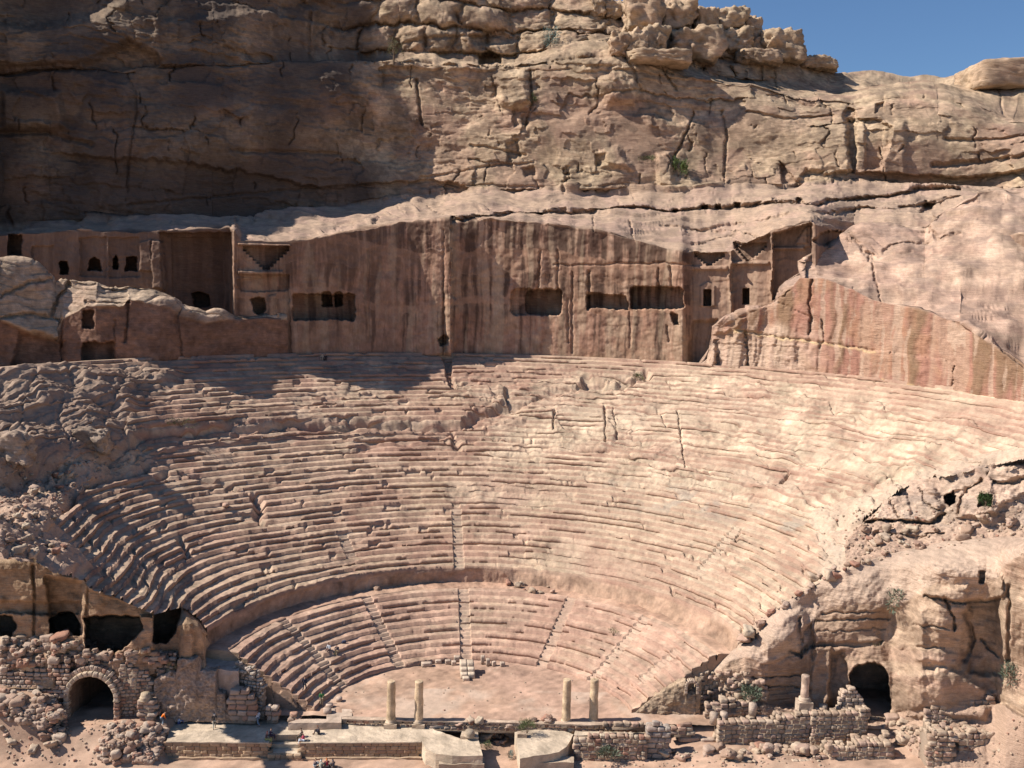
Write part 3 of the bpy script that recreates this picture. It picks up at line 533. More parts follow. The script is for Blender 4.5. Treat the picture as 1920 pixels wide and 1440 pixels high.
for q in ([(960, 208), (990, 205), (990, 235), (965, 235)], [(950, 270), (972, 262), (975, 292), (952, 300)], [(1118, 292), (1135, 290), (1138, 312), (1120, 314)], [(980, 318), (1000, 312), (1005, 330), (985, 332)], [(1640, 205), (1655, 200), (1655, 220), (1640, 222)]): A(q, 1.3, 7)
# big overhanging masses on the shaded left
A([(-420, 40), (60, 40), (180, 20), (240, -20), (300, -60), (300, 100), (240, 70), (150, 120), (-420, 110)], -3.5, 26); A([(0, 165), (110, 175), (120, 235), (0, 240)], -2.0, 22); A([(290, 30), (600, 10), (590, 105), (300, 115)], -1.6, 14); A([(200, 140), (245, 150), (250, 300), (190, 380), (130, 250)], -1.2, 30)
PD = ptn.D
P = unproj(PX, PY, Y + PD) - nrm * (DN * np.where(PY > ybm, 0, 1))[..., None]
# colour
c = rock_colour(P0, 800, (.41, .305, .205), (.44, .30, .21), (.27, .155, .115), (.48, .38, .25), (.45, .4, .4), .03)
c = mixc(c, (.34, .20, .145), .55 * zoneC * sst(60, -40, PY - (ymm + ycm) / 2 - 60) * 0 + .45 * zoneC * sst(-.2, .9, N(P0, 16, 231) + (PY - 250) / 110))
c = mixc(c, (.17, .12, .085), .55 * zoneC * sst(.1, 1.2, N(P0, 7, 232) + .5 * N(P0, 1.5, 233)))
c = mixc(c, (.43, .30, .215), .8 * zoneL); c = mixc(c, (.30, .205, .15), .5 * zoneL * sst(.62, .9, lb)); c = mixc(c, (.27, .19, .145), .55 * zoneL * sst(.4, 1.3, N(P0, 5, 189))); c = mixc(c, (.48, .31, .24), .35 * zoneL * sst(0, 1, N(P0, 8, 234)))
wc = np.empty(P.shape, np.float32); wc[:] = (.35, .20, .135)
wc = mixc(wc, (.37, .23, .15), sst(-.4, 1.0, N(P0, 12, 235))); wc = mixc(wc, (.40, .27, .18), .8 * sst(.3, 1.2, run * .7 + .5 * N(P0, 9, 236)))
strk = N(np.stack([P0[..., 0], P0[..., 1], P0[..., 2] * .10], -1), 3.2, 188, 'rough'); wc = mixc(wc, (.19, .115, .08), .5 * sst(.3, 1.5, strk + .4 * N(P0, 9, 187))); fine = layers(P0[..., 2] + .05 * P0[..., 0] + .08 * N(P0, 5, 186), .30, 185, .3)[0]; wc = mixc(wc, (.40, .225, .15), .35 * sst(.6, 1, fine))
st1 = N(np.stack([xw, P0[..., 1], P0[..., 2] * .04], -1), 3.4, 179, 'rough'); st2 = N(np.stack([xw, P0[..., 1], P0[..., 2] * .03], -1), 1.1, 178, 'rough')
wc = mixc(wc, VARN, .9 * sst(-.5, 1.1, st1 * .7 + st2 * .6 + .85 * (ytm + 90 - PY) / 90)); wc = mixc(wc, (.46, .31, .215), .6 * sst(.5, 1.5, -st1 * .6 - st2 * .6)); wc = mixc(wc, (.43, .25, .16), .6 * np.clip(1 - np.abs(l2 - .9) / .1, 0, 1)); wc = mixc(wc, (.42, .30, .20), .5 * sst(.5, 1.3, -run2))
wc *= (1 + .10 * N(P0, 2, 237))[..., None]
wc = mixc(wc, (.19, .115, .08), .35 * sst(790, 730, PX + 8 * N(P0, 6, 173)))  # left end of the wall: shade painted in as a darker tone
c = lerp(c, wc, zoneW[..., None]); c = mixc(c, (.33, .215, .15), .6 * tomb_r); c = mixc(c, (.15, .095, .07), .75 * tomb_l)  # left tomb fronts: colour darkened to stand in for deep shade
c = mixc(c, (.088, .066, .054), (.92) * zoneC * sst(770, 640, PX + 26 * N(P0, 14, 238)) * np.clip(.82 + .16 * N(P0, 16, 239, 'soft'), .45, 1))  # left cliff: dark patina, pushed darker so the colour carries its shade
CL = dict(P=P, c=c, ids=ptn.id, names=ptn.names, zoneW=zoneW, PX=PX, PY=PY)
# split: natural cliff / cut back wall (with chambers, niches) / tombs left and right
reg = np.where(zoneW > .5, np.where(PX < 436, 3, np.where((PX > 445) & (PX < 545) & (PY < 548), 4, np.where(PX > 1296, np.where(PX < 1368, 5, np.where(PX < 1447, 6, 7)), 2))), 1)
full = reg * 100 + np.where(reg > 1, ptn.id, 0)
inv = {v: k for k, v in ptn.names.items()}
SPEC = {2: ("cut_rock_wall", "tall dressed rock wall with dark streaks and square caves behind the top row of seats", "rock wall"),
        3: ("rock_tomb", "row of shaded tomb fronts with black doorways at the far left of the ledge", "tomb"),
        4: ("rock_tomb", "small tomb front with a crow-step V, at the left end of the streaked cut wall", "tomb"),
        5: ("rock_tomb", "crow-step tomb front with a framed black door, right beside the cut wall", "tomb"),
        6: ("rock_tomb", "crow-step tomb with the bigger steps and plain slit door, middle of the right three", "tomb"),
        7: ("rock_tomb", "deep dark tomb niche with a thin flight of steps, rightmost beside the orange outcrop", "tomb")}
roots = {}
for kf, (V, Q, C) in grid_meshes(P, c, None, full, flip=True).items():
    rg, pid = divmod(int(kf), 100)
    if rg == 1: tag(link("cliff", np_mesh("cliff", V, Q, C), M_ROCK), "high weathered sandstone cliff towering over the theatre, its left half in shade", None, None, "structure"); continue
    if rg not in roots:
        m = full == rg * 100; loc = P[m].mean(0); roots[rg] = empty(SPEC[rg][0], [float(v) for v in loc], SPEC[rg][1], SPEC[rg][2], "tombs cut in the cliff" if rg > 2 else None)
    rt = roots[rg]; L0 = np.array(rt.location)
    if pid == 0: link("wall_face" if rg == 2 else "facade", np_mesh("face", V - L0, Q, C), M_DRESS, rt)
    else:        # one mesh per connected hole
        nmp = inv[pid]; par = np.arange(len(V))
        cxp, cyp = proj(V)
        e = np.concatenate([Q[:, [0, 1]], Q[:, [1, 2]], Q[:, [2, 3]]])
        for _ in range(400):
            m0 = np.minimum(par[e[:, 0]], par[e[:, 1]]); q = par.copy(); np.minimum.at(q, e[:, 0], m0); np.minimum.at(q, e[:, 1], m0); q = q[q]
            if (q == par).all(): break
            par = q
        for g in np.unique(par):
            fm = par[Q[:, 0]] == g
            if fm.sum() < 12:
                continue
            u, iv = np.unique(Q[fm], return_inverse=True); link(nmp, np_mesh(nmp, V[u] - L0, iv.reshape(-1, 4), C[u]), M_ROCK, rt)
del D, nat, ledges, s, P0, wc

def finish(name, PX, PY, Y, ptn, P0, c, mat=None, label=None, zadd=None, keep=None, DN=None):
    P = unproj(PX, PY, Y + ptn.D)
    if DN is not None: P = P - normals(P0) * DN[..., None]
    if zadd is not None: P[..., 2] += zadd
    for V, Q, C in grid_meshes(P, c, keep, flip=True).values():
        o = link(name, np_mesh(name, V, Q, C), mat or M_ROCK); tag(o, label, None, None, "structure")
    return P
def natural(P0, seed, amp=1.0, lay=1.0, soft=False):
    kk = 'soft' if soft else 'rough'
    s = P0[..., 2] + .05 * P0[..., 0] + .6 * N(P0, 20, seed, 'soft'); a, ja = layers(s, 2.4, seed + 1, .15); b, jb = layers(s, .7, seed + 2, .25)
    return amp * (.9 * N(P0, 20, seed + 3, 'soft') + .30 * N(P0, 6, seed + 4, kk) + (.03 if soft else .09) * N(P0, 1.8, seed + 5, kk)) - lay * ((a - .5) * .7 + (b - .5) * .3) * sst(-.8, .6, N(P0, 14, seed + 6, 'soft'))

# ---------------- the right-hand outcrop with the orange dressed slab (sheet 2)
px = np.concatenate([np.arange(1284, 1935, 1.65), np.arange(1935, 2350, 6.0)])
b0 = I([(1284, 695), (1330, 691), (1400, 710), (1550, 730), (1700, 760), (1920, 798), (2350, 880)])
b1 = I([(1284, 693), (1300, 688), (1325, 672), (1331, 640), (1337, 618), (1362, 608), (1400, 588), (1450, 566), (1482, 540), (1500, 518), (1540, 521), (1600, 540), (1640, 562), (1720, 578), (1800, 605), (1850, 640), (1920, 682), (2350, 800)])
b2 = I([(1284, 692), (1300, 686), (1330, 650), (1338, 612), (1372, 598), (1440, 560), (1480, 510), (1500, 480), (1530, 462), (1590, 456), (1620, 432), (1680, 416), (1735, 420), (1748, 398), (1790, 376), (1830, 356), (1920, 344), (2350, 330)])
Y0 = lambda x: rim_Y(np.clip(x, 0, 2150), 67.5); o2 = I([(1284, .8), (1340, 1.0), (1450, 2.2), (1500, 4), (1600, 16), (1750, 24), (1920, 34), (2350, 45)])
PX, PY, Y = sheet(px, [(plus(b0, 26), Y0, 3), (b0, Y0, 110), (b1, lambda x: Y0(x) + .8, 90, .9), (b2, lambda x: Y0(x) + o2(x), 4), (plus(b2, 6), lambda x: Y0(x) + o2(x) + 3, 2), (plus(b2, 40), lambda x: Y0(x) + o2(x) + 7, 1)], 400, 1.6)
P0 = unproj(PX, PY, Y); pt2 = Paint(PX, PY, P0, 2.0)
face = sst(-4, 3, PY - b1(PX)); xw = P0[..., 0] + .25 * N(P0, 7, 181, 'soft') + .07 * N(P0, 1.5, 180); run = N(np.stack([xw, P0[..., 1], P0[..., 2] * .09], -1), 5, 411, 'mid'); run2 = N(np.stack([xw, P0[..., 1], P0[..., 2] * .08], -1), 1.8, 412, 'mid')
rough_l = sst(1580, 1480, PX) * sst(600, 640, PY + 10 * N(P0, 6, 413)); rip = layers(P0[..., 2] + .1 * N(P0, 2, 414), .36, 415, .4)[0]
DN = (1 - face) * natural(P0, 420, .8, .9, True) * np.where(PY > b0(PX), 0, 1)
ls = P0[..., 2] + .10 * P0[..., 0] + .7 * N(P0, 16, 424, 'soft') + .15 * N(P0, 4, 425, 'soft'); la, lj = layers(ls, 1.5, 426, .1); lb, lk = layers(ls, .5, 427, .2)
DN += (1 - face) * np.where(PY > b0(PX), 0, 1) * ((.6 * (la - .5) + .22 * (lb - .5)) * sst(-.8, .7, N(P0, 12, 428, 'soft')) + .3 * np.clip(1 - lj / .14, 0, 1) * sst(0, .8, N(P0, 9, 429)))
pt2.D += face * (.16 * run + .05 * run2 + .08 * N(P0, 4, 416) + rough_l * (.16 * (rip - .5) + .16 * np.clip(run2, -1, 2)))
for pts, wd, dp in [([(1519, 525), (1516, 560), (1520, 600), (1516, 625)], 3, .8), ([(1540, 600), (1545, 640), (1535, 650)], 3, .6), ([(1400, 625), (1400, 690), (1392, 705)], 4, 1.0), ([(1340, 640), (1348, 690)], 4, .8), ([(1378, 620), (1560, 645), (1640, 655)], 3, .35), ([(1620, 720), (1760, 735), (1920, 760)], 3, .3), ([(1450, 565), (1530, 600)], 3, .3), ([(1630, 480), (1652, 560)], 3, .7), ([(1600, 456), (1620, 475), (1640, 480)], 5, .8), ([(1660, 470), (1740, 455)], 6, .8), ([(1735, 420), (1760, 450), (1800, 440)], 6, 1.0), ([(1480, 545), (1440, 575)], 3, .5)]: pt2.groove(pts, wd, dp)
pt2.area([(1618, 655), (1775, 676), (1788, 682), (1788, 800), (1600, 800)], -.7, 2.5); pt2.area([(1794, 628), (1815, 622), (1860, 640), (1920, 690), (2350, 800), (2350, 900), (1788, 800), (1790, 650)], -1.2, 3)
pt2.area([(1290, 670), (1328, 640), (1345, 655), (1340, 690), (1290, 695)], -.6, 8); pt2.area([(1345, 600), (1395, 598), (1380, 622), (1340, 625)], -.8, 8); pt2.area([(1370, 600), (1440, 565), (1420, 620), (1380, 640)], -.5, 10)
pt2.D *= np.where(PY > b0(PX), 0, 1)
c = rock_colour(P0, 820, (.45, .32, .235), (.47, .31, .235), (.36, .20, .155), (.50, .39, .28), (.5, .3, .3), .08); c = mixc(c, (.27, .19, .15), .5 * sst(.2, 1.3, N(P0, 5, 431))); c = mixc(c, (.33, .21, .16), .45 * sst(.6, .95, lb))
wc = np.empty(c.shape, np.float32); wc[:] = (.37, .19, .135); wc = mixc(wc, (.39, .215, .13), .7 * sst(-.3, 1, N(P0, 9, 432))); wc = mixc(wc, (.44, .29, .20), .7 * sst(.1, 1.0, run)); wc = mixc(wc, (.22, .145, .085), .75 * sst(.35, 1.2, -run * .8 + .5 * (b1(PX) + 60 - PY) / 60)); wc = mixc(wc, (.56, .40, .29), .75 * rough_l)
wc = mixc(wc, (.60, .42, .22), .8 * pt2.lmask([(1378, 622), (1560, 647), (1640, 660)], 4) + .8 * pt2.lmask([(1650, 715), (1760, 735), (1930, 765)], 5)); wc = mixc(wc, (.48, .335, .24), .7 * sst(.6, 1.2, run2))
c = lerp(c, wc, face[..., None])
P = finish("rock_outcrop", PX, PY, Y, pt2, P0, c, None, "rounded pink outcrop right of the tombs with an orange streaked dressed face", DN=DN)

# ---------------- the left humps in front of the shaded tombs (sheet 3)
px = np.concatenate([np.arange(-60, -10, 6.0), np.arange(-10, 540, 1.65)])
SH = I([(-420, 16), (0, 13), (110, 9), (180, 4), (300, 0)])
b0 = I([(-420, 760), (0, 704), (100, 696), (300, 692), (460, 681), (540, 678)]); b1 = I([(-420, 640), (0, 600), (60, 628), (112, 642), (118, 600), (135, 588), (162, 574), (230, 576), (240, 561), (318, 577), (332, 592), (385, 606), (420, 600), (500, 594), (540, 600)])
b2 = I([(-420, 470), (0, 488), (50, 496), (92, 522), (104, 532), (120, 524), (180, 518), (215, 524), (250, 532), (282, 541), (312, 560), (350, 582), (385, 594), (430, 590), (500, 587), (540, 594)])
Y0 = lambda x: rim_Y(np.clip(x, -250, 900), 67.3) + SH(x); o2 = I([(-420, 5), (0, 5), (200, 5), (300, 4.5), (385, 2.0), (450, 1.2), (540, .5)])
PX, PY, Y = sheet(px, [(plus(b0, 26), Y0, 3), (b0, Y0, 66), (b1, lambda x: Y0(x) + .8, 60, .9), (b2, lambda x: Y0(x) + o2(x), 3), (plus(b2, 5), lambda x: Y0(x) + o2(x) + 2, 2), (plus(b2, 30), lambda x: Y0(x) + o2(x) + 4, 1)], 500, 1.6)
P0 = unproj(PX, PY, Y); pt3 = Paint(PX, PY, P0, 2.0); face = sst(-4, 3, PY - b1(PX))
DN = (1 - face) * (natural(P0, 520, .6, 1.0, True) + .07 * N(P0, 3, 533) + .25 * np.clip(1 - layers(P0[..., 2] + .12 * P0[..., 0] + .5 * N(P0, 9, 534, 'soft'), 1.3, 535)[1] / .12, 0, 1))
pt3.D += face * (.5 * natural(P0, 530, .7, .5))
for pts, wd, dp in [([(130, 530), (108, 560), (95, 590)], 5, 1.2), ([(0, 598), (60, 590), (115, 600)], 5, .9), ([(0, 560), (50, 535), (95, 525)], 4, .8), ([(240, 560), (236, 640)], 4, .7), ([(215, 600), (216, 690)], 3, .4), ([(330, 590), (340, 680)], 5, .6), ([(160, 566), (240, 565)], 4, .6), ([(115, 600), (118, 690)], 4, .8)]: pt3.groove(pts, wd, dp)
pt3.area([(155, 582), (176, 580), (178, 617), (156, 616)], 2.2, 3); pt3.area(rrect(153, 642, 214, 682, 4), 2.4, 3); pt3.area([(40, 625), (120, 640), (120, 700), (20, 700)], 1.5, 14)
pt3.D *= np.where(PY > b0(PX), 0, 1)
c = rock_colour(P0, 840, (.42, .315, .225), (.45, .31, .235), (.34, .19, .14), (.48, .385, .28), (.4, .3, .3), .05)
wc = rock_colour(P0, 850, (.22, .13, .09), (.25, .145, .10), (.16, .09, .065), (.29, .19, .13), (.6, .4, .3), .05); c = lerp(c, wc, face[..., None])  # front face gets a darker rock colour that adds to its shade
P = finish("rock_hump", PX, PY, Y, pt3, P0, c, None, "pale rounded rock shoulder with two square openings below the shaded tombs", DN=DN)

# ---------------- lower left: cut rock front with caves below the end of the rows (sheet 6)
px = np.concatenate([np.arange(-90, -10, 5.0), np.arange(-10, 436, 1.5)])
bt = I(FRONT_L + [(436, 1226)]); tp = hit_bowl(px[::6], bt(px[::6]) + 0 * px[::6]); Yt = lambda x: np.interp(x, px[::6], tp[:, 1] + .4)
Yf = I([(-420, 97), (0, 98.2), (155, 98.6), (168, 98.0), (290, 98.4), (300, 99.2), (330, 99.5), (345, 98.6), (385, 98.4), (400, 100.5), (436, 101.5)])
bm = I([(-420, 1110), (0, 1070), (60, 1066), (100, 1082), (150, 1092), (162, 1096), (168, 1120), (215, 1134), (260, 1152), (290, 1160), (300, 1165), (336, 1172), (350, 1166), (372, 1176), (388, 1200), (402, 1215), (436, 1232)])
bsl = I([(-420, 1215), (0, 1204), (60, 1196), (150, 1200), (230, 1222), (300, 1212), (345, 1240), (436, 1240)])
bb = I([(-420, 1300), (0, 1292), (150, 1290), (300, 1262), (345, 1258), (385, 1262), (436, 1262)])
PX, PY, Y = sheet(px, [(bb, lambda x: Yf(x) - I([(-420, 2.6), (100, 2.2), (125, .5), (235, .5), (260, .9), (300, .6), (436, .6)])(x), 50), (bsl, lambda x: Yf(x) - .1, 90), (bm, Yf, 14), (bt, lambda x: np.maximum(Yf(x) + .1, Yt(x)), 1), (plus(bt, -6), lambda x: np.maximum(Yf(x) + .4, Yt(x)) + 1.0, 1)], 600, 1.0)
P0 = unproj(PX, PY, Y); pt6 = Paint(PX, PY, P0, 1.6); pt6.D += .5 * natural(P0, 620, .8, .7)
A, G = pt6.area, pt6.groove
A([(-60, 1200), (-60, 1152), (0, 1154), (24, 1158), (30, 1175), (18, 1200)], 6, 3); A([(92, 1190), (94, 1160), (112, 1146), (140, 1150), (150, 1168), (148, 1192)], 6, 3)
A([(160, 1240), (160, 1160), (185, 1153), (262, 1156), (268, 1182), (250, 1198), (236, 1212), (215, 1224), (205, 1240)], 7, 3); A([(289, 1204), (287, 1120), (300, 1112), (342, 1118), (340, 1150), (328, 1190), (310, 1206)], 7, 3)
A([(160, 1105), (290, 1148), (287, 1158), (160, 1158)], .5, 3); A([(-100, 1130), (150, 1128), (150, 1150), (-100, 1152)], .9, 6); A([(85, 1080), (150, 1092), (152, 1190), (100, 1180)], 1.2, 8); G([(62, 1060), (66, 1120), (62, 1200)], 4, .6)
A([(262, 1155), (288, 1155), (290, 1215), (262, 1225)], -.5, 4); A([(345, 1168), (362, 1170), (360, 1235), (330, 1250)], -.8, 5); A([(380, 1190), (440, 1200), (440, 1270), (388, 1270)], 2.0, 5)
c = rock_colour(P0, 860, (.36, .25, .16), (.38, .245, .165), (.29, .17, .115), (.43, .32, .21), (.5, .3, .3), .05)
P = finish("rock_face", PX, PY, Y, pt6, P0, c, None, "brown cut rock front with four dark cave mouths under the left end of the rows", keep=~((PX > 133) & (PX < 214) & (PY > 1256)))

# ---------------- the rubble shoulder right of the rows (sheet 7)
px = np.concatenate([np.arange(1586, 1935, 1.6), np.arange(1935, 2200, 6.0)]); ht, hb = I(HILL_T), I(FRONT_R)
hx = px[::5]; hp = hit_bowl(hx, np.minimum(ht(hx), hb(hx) - 4)); hY = np.where(hx < 1860, hp[:, 1] - .35, np.interp(hx, [1860, 2200], [np.interp(1860, hx, hp[:, 1]), 104])); Yh = lambda x: np.interp(x, hx, hY)
h0 = hit_bowl([1588], [hb(1588.0)])[0][1]; Yb7 = lambda x: np.minimum(np.interp(x, [1586, 1650, 1750, 1920, 2200], [h0, 103.6, 102.4, 99.8, 94.5]), Yh(x))
PX, PY, Y = sheet(px, [(plus(hb, 4), Yb7, 2), (hb, Yb7, 110, .9), (lambda x: np.minimum(ht(x), hb(x) - 4), Yh, 2), (lambda x: np.minimum(ht(x), hb(x) - 4) - 3, plus(Yh, 1.5), 1)], 650, .8)
P0 = unproj(PX, PY, Y); pt7 = Paint(PX, PY, P0, 2.2); A, G = pt7.area, pt7.groove
A([(1604, 990), (1640, 945), (1700, 915), (1742, 905), (1768, 945), (1752, 974), (1690, 980), (1640, 974)], -.8, 12); A([(1640, 975), (1660, 940), (1700, 930), (1712, 978)], -.4, 8); A([(1792, 968), (1800, 925), (1822, 905), (1850, 884), (1925, 868), (2300, 850), (2300, 930), (1925, 925), (1880, 948), (1866, 962)], -1.0, 12); A([(1700, 912), (1800, 896), (1850, 876), (1850, 886), (1800, 915), (1770, 925)], -.5, 8)
A([(1771, 938), (1774, 923), (1785, 918), (1793, 926), (1791, 941), (1780, 943)], 4.5, 2.5); A([(1837, 951), (1838, 925), (1860, 925), (1859, 951)], 2.6, 2.5)
for pts, wd, dp in [([(1612, 984), (1680, 984), (1745, 978), (1772, 960)], 5, 1.3), ([(1794, 962), (1812, 915), (1835, 900)], 5, 1.2), ([(1668, 940), (1690, 980)], 3, .7), ([(1720, 915), (1735, 945), (1760, 955)], 3, .7), ([(1640, 1012), (1700, 1006), (1770, 1000)], 4, .7), ([(1850, 886), (1875, 905), (1925, 900)], 5, 1.0)]: G(pts, wd, dp)
sm7 = sst(-1, 14, PY - np.minimum(ht(PX), hb(PX) - 4)); pt7.D *= sm7
DN = sm7 * natural(P0, 655, .35, .9, True) + .10 * N(P0, 3, 656) + .05 * N(P0, .9, 657)
c = rock_colour(P0, 870, (.46, .34, .255), (.45, .31, .24), (.33, .20, .155), (.53, .41, .30), (.5, .3, .4), .06); c = mixc(c, SAND, .7 * sst(975, 1005, PY)); c = mixc(c, (.33, .25, .20), .45 * sst(.2, 1.2, N(P0, 4, 658)) * (PY < 985))
P = finish("rubble_slope", PX, PY, Y, pt7, P0, c, None, "stony shoulder with a round cave mouth right of the rows of seats", DN=DN)

# ---------------- lower right: outcrop with the tunnel mouth (sheet 5)
px = np.concatenate([np.arange(1300, 1935, 1.5), np.arange(1935, 2350, 6.0)])
ft = I([(1300, 1282)] + FRONT_R); tp = hit_bowl(px[::6], ft(px[::6]) + 0 * px[::6]); tp[:, 1] = np.where(px[::6] < 1378, np.interp(px[::6], [1300, 1378], [103, 105.4]), tp[:, 1])
Yt = lambda x: np.where(x < 1588, np.interp(x, px[::6], tp[:, 1]), Yb7(x))
t1 = I([(1300, 1290), (1370, 1240), (1400, 1232), (1432, 1246), (1452, 1240), (1478, 1222), (1500, 1222), (1512, 1206), (1524, 1178), (1532, 1150), (1560, 1138), (1640, 1132), (1665, 1140), (1700, 1128), (1722, 1112), (1760, 1090), (1870, 1086), (1885, 1060), (1920, 1040), (2350, 1040)])
Y1 = I([(1300, 103.6), (1370, 102.6), (1400, 102.0), (1440, 101.1), (1500, 101.0), (1525, 101.6), (1560, 101.3), (1640, 101.2), (1672, 101.0), (1700, 100.0), (1730, 98.4), (1760, 97.6), (1850, 96.6), (1866, 95.8), (1886, 93.6), (1920, 91.6), (2350, 84)])
t2 = I([(1300, 1312), (1370, 1318), (1440, 1322), (1540, 1330), (1600, 1338), (1680, 1338), (1700, 1332), (1760, 1330), (1860, 1320), (1885, 1322), (1920, 1345), (2350, 1380)])
G3 = lambda x: np.where(x < 1690, -.35, np.interp(x, [1690, 1760, 1920, 2350], [-.35, .2, .5, 3]))
t3 = I([(1300, 1352), (1380, 1372), (1480, 1390), (1700, 1440), (1760, 1480), (2350, 1500)])
PX, PY, Y = sheet(px, [(t3, lambda x: unz(x, t3(x), np.where(x < 1600, -2.0, -2.2))[..., 1], 60), (t2, lambda x: Y1(x) - .7, 110, 1.0), (t1, Y1, 60, 2.0), (plus(ft, 0), plus(Yt, -.45), 1), (plus(ft, -4), plus(Yt, .3), 1), (plus(ft, 2), plus(Yt, 1.2), 1)], 700, 1.2)
P0 = unproj(PX, PY, Y); pt5 = Paint(PX, PY, P0, 2.2); face = sst(4, -4, PY - t2(PX)); top = sst(3, -4, PY - t1(PX))
seam = sst(0, 30, PY - ft(PX)); pt5.D += face * (natural(P0, 720, .9, 1.0, True) + .10 * N(P0, 4, 733) + .03 * N(P0, 1, 734)) * seam; A, G = pt5.area, pt5.groove
A(arch(1592, 1243, 1667, 1350), 9, 3); A([(1526, 1214), (1560, 1212), (1560, 1262), (1548, 1330), (1520, 1330)], -1.0, 8); A([(1560, 1225), (1580, 1222), (1592, 1262), (1590, 1330), (1556, 1330)], .9, 8); A([(1530, 1205), (1660, 1200), (1655, 1210), (1530, 1214)], .5, 3)
A([(1432, 1246), (1510, 1215), (1520, 1330), (1436, 1330)], .4, 6); A([(1500, 1200), (1522, 1168), (1527, 1214), (1505, 1222)], .9, 6); A([(1676, 1130), (1735, 1140), (1730, 1330), (1678, 1330)], -.4, 14); A([(1716, 1112), (1812, 1100), (1815, 1150), (1800, 1250), (1715, 1240)], -.9, 14); A([(1818, 1130), (1875, 1120), (1880, 1270), (1818, 1260)], .9, 10); A([(1745, 1062), (1835, 1064), (1880, 1080), (1880, 1122), (1780, 1130), (1735, 1118)], -1.0, 8)
A([(1835, 1072), (1846, 1072), (1846, 1092), (1835, 1092)], 1.2, 3); A([(1420, 1180), (1500, 1140), (1520, 1170), (1440, 1230)], -.6, 16); A([(1640, 1150), (1720, 1130), (1705, 1260), (1660, 1240)], .5, 18)
A([(1690, 1262), (1780, 1250), (1862, 1300), (1850, 1345), (1700, 1345)], -1.2, 18)
for pts, wd, dp in [([(1376, 1214), (1420, 1196)], 4, .5), ([(1530, 1165), (1670, 1160)], 3, .45), ([(1540, 1150), (1650, 1148)], 2.5, .4), ([(1525, 1185), (1660, 1180)], 2, .3), ([(1482, 1222), (1500, 1232), (1502, 1160)], 5, .9), ([(1735, 1118), (1790, 1130), (1875, 1122)], 4, 1.2), ([(1770, 1122), (1790, 1160), (1790, 1180)], 4, .9), ([(1716, 1172), (1780, 1178)], 3, .5), ([(1716, 1212), (1770, 1216)], 3, .5), ([(1812, 1150), (1826, 1200), (1812, 1240)], 6, .9), ([(1840, 1200), (1870, 1230)], 5, .6), ([(1400, 1262), (1440, 1290)], 4, .6), ([(1890, 1100), (1890, 1240)], 6, .7), ([(1437, 1268), (1520, 1266)], 2.5, .4), ([(1437, 1288), (1520, 1290)], 2.5, .4)]: G(pts, wd, dp)
c = rock_colour(P0, 880, (.45, .325, .23), (.46, .305, .225), (.34, .21, .15), (.53, .41, .29), (.5, .3, .35), .03)
c = mixc(c, (.33, .22, .15), .55 * pt5.mask([(1525, 1140), (1665, 1135), (1665, 1240), (1600, 1245), (1585, 1330), (1437, 1330), (1437, 1250), (1500, 1225)], 14)); c = mixc(c, SAND, sst(6, -6, face * 12 - 6) * .9); c = mixc(c, (.52, .38, .285), .6 * top); pt5.D *= sst(-2, 14, PY - ft(PX))
zz = (1 - face) * (.06 * N(P0, 2, 731) + .03 * N(P0, .6, 732))
P = finish("rock_spur", PX, PY, Y, pt5, P0, c, None, "pink rock spur with an arched tunnel mouth at the right end of the theatre", zz)

# ---------------- ground: one sheet to the horizon
ax = np.concatenate([[-4000, -1500, -500, -200], np.arange(-95, 96, .6), [200, 500, 1500, 4000]]); ay = np.concatenate([[-3000, -1000, -300, 0, 40], np.arange(62, 122, .5), [200, 400, 1500, 5000]])
gx, gy = np.meshgrid(ax, ay); P = np.stack([gx, gy, 0 * gx], -1)
inr = (np.abs(gx) < 100) & (gy > 50) & (gy < 125)
zg = -2.45 + 2.45 * sst(-33.9, -35.3, gx) * sst(90.5, 94.6, gy) + 1.6 * sst(-37, -44, gx) * sst(87, 91, gy) * sst(94.6, 91, gy) * 0 + 2.9 * sst(-46.0, -47.3, gx) * sst(92, 95.4, gy) + .95 * sst(15, 22, gx) * sst(88, 92, gy) + 1.15 * sst(15, 20, gx) * sst(97.3, 99.0, gy) + 1.2 * sst(30, 60, gx) * sst(70, 95, gy)
zg = zg + 2.0 * sst(-49, -58, gx) * sst(90, 95, gy)
zg = np.where(gy > 99.5, np.minimum(zg, -.4), zg)
P[..., 2] = np.where(inr, zg + .08 * N(P, 5, 741) + .03 * N(P, 1, 742), -6)
c = rock_colour(P, 900, SAND, (.46, .32, .24), (.40, .27, .2), (.52, .41, .30), (.4, .2, .3), .3)
for V, Q, C in grid_meshes(P, c).values(): tag(link("ground", np_mesh("ground", V, Q, C), M_SAND), "sandy ground of the valley floor", None, None, "structure")
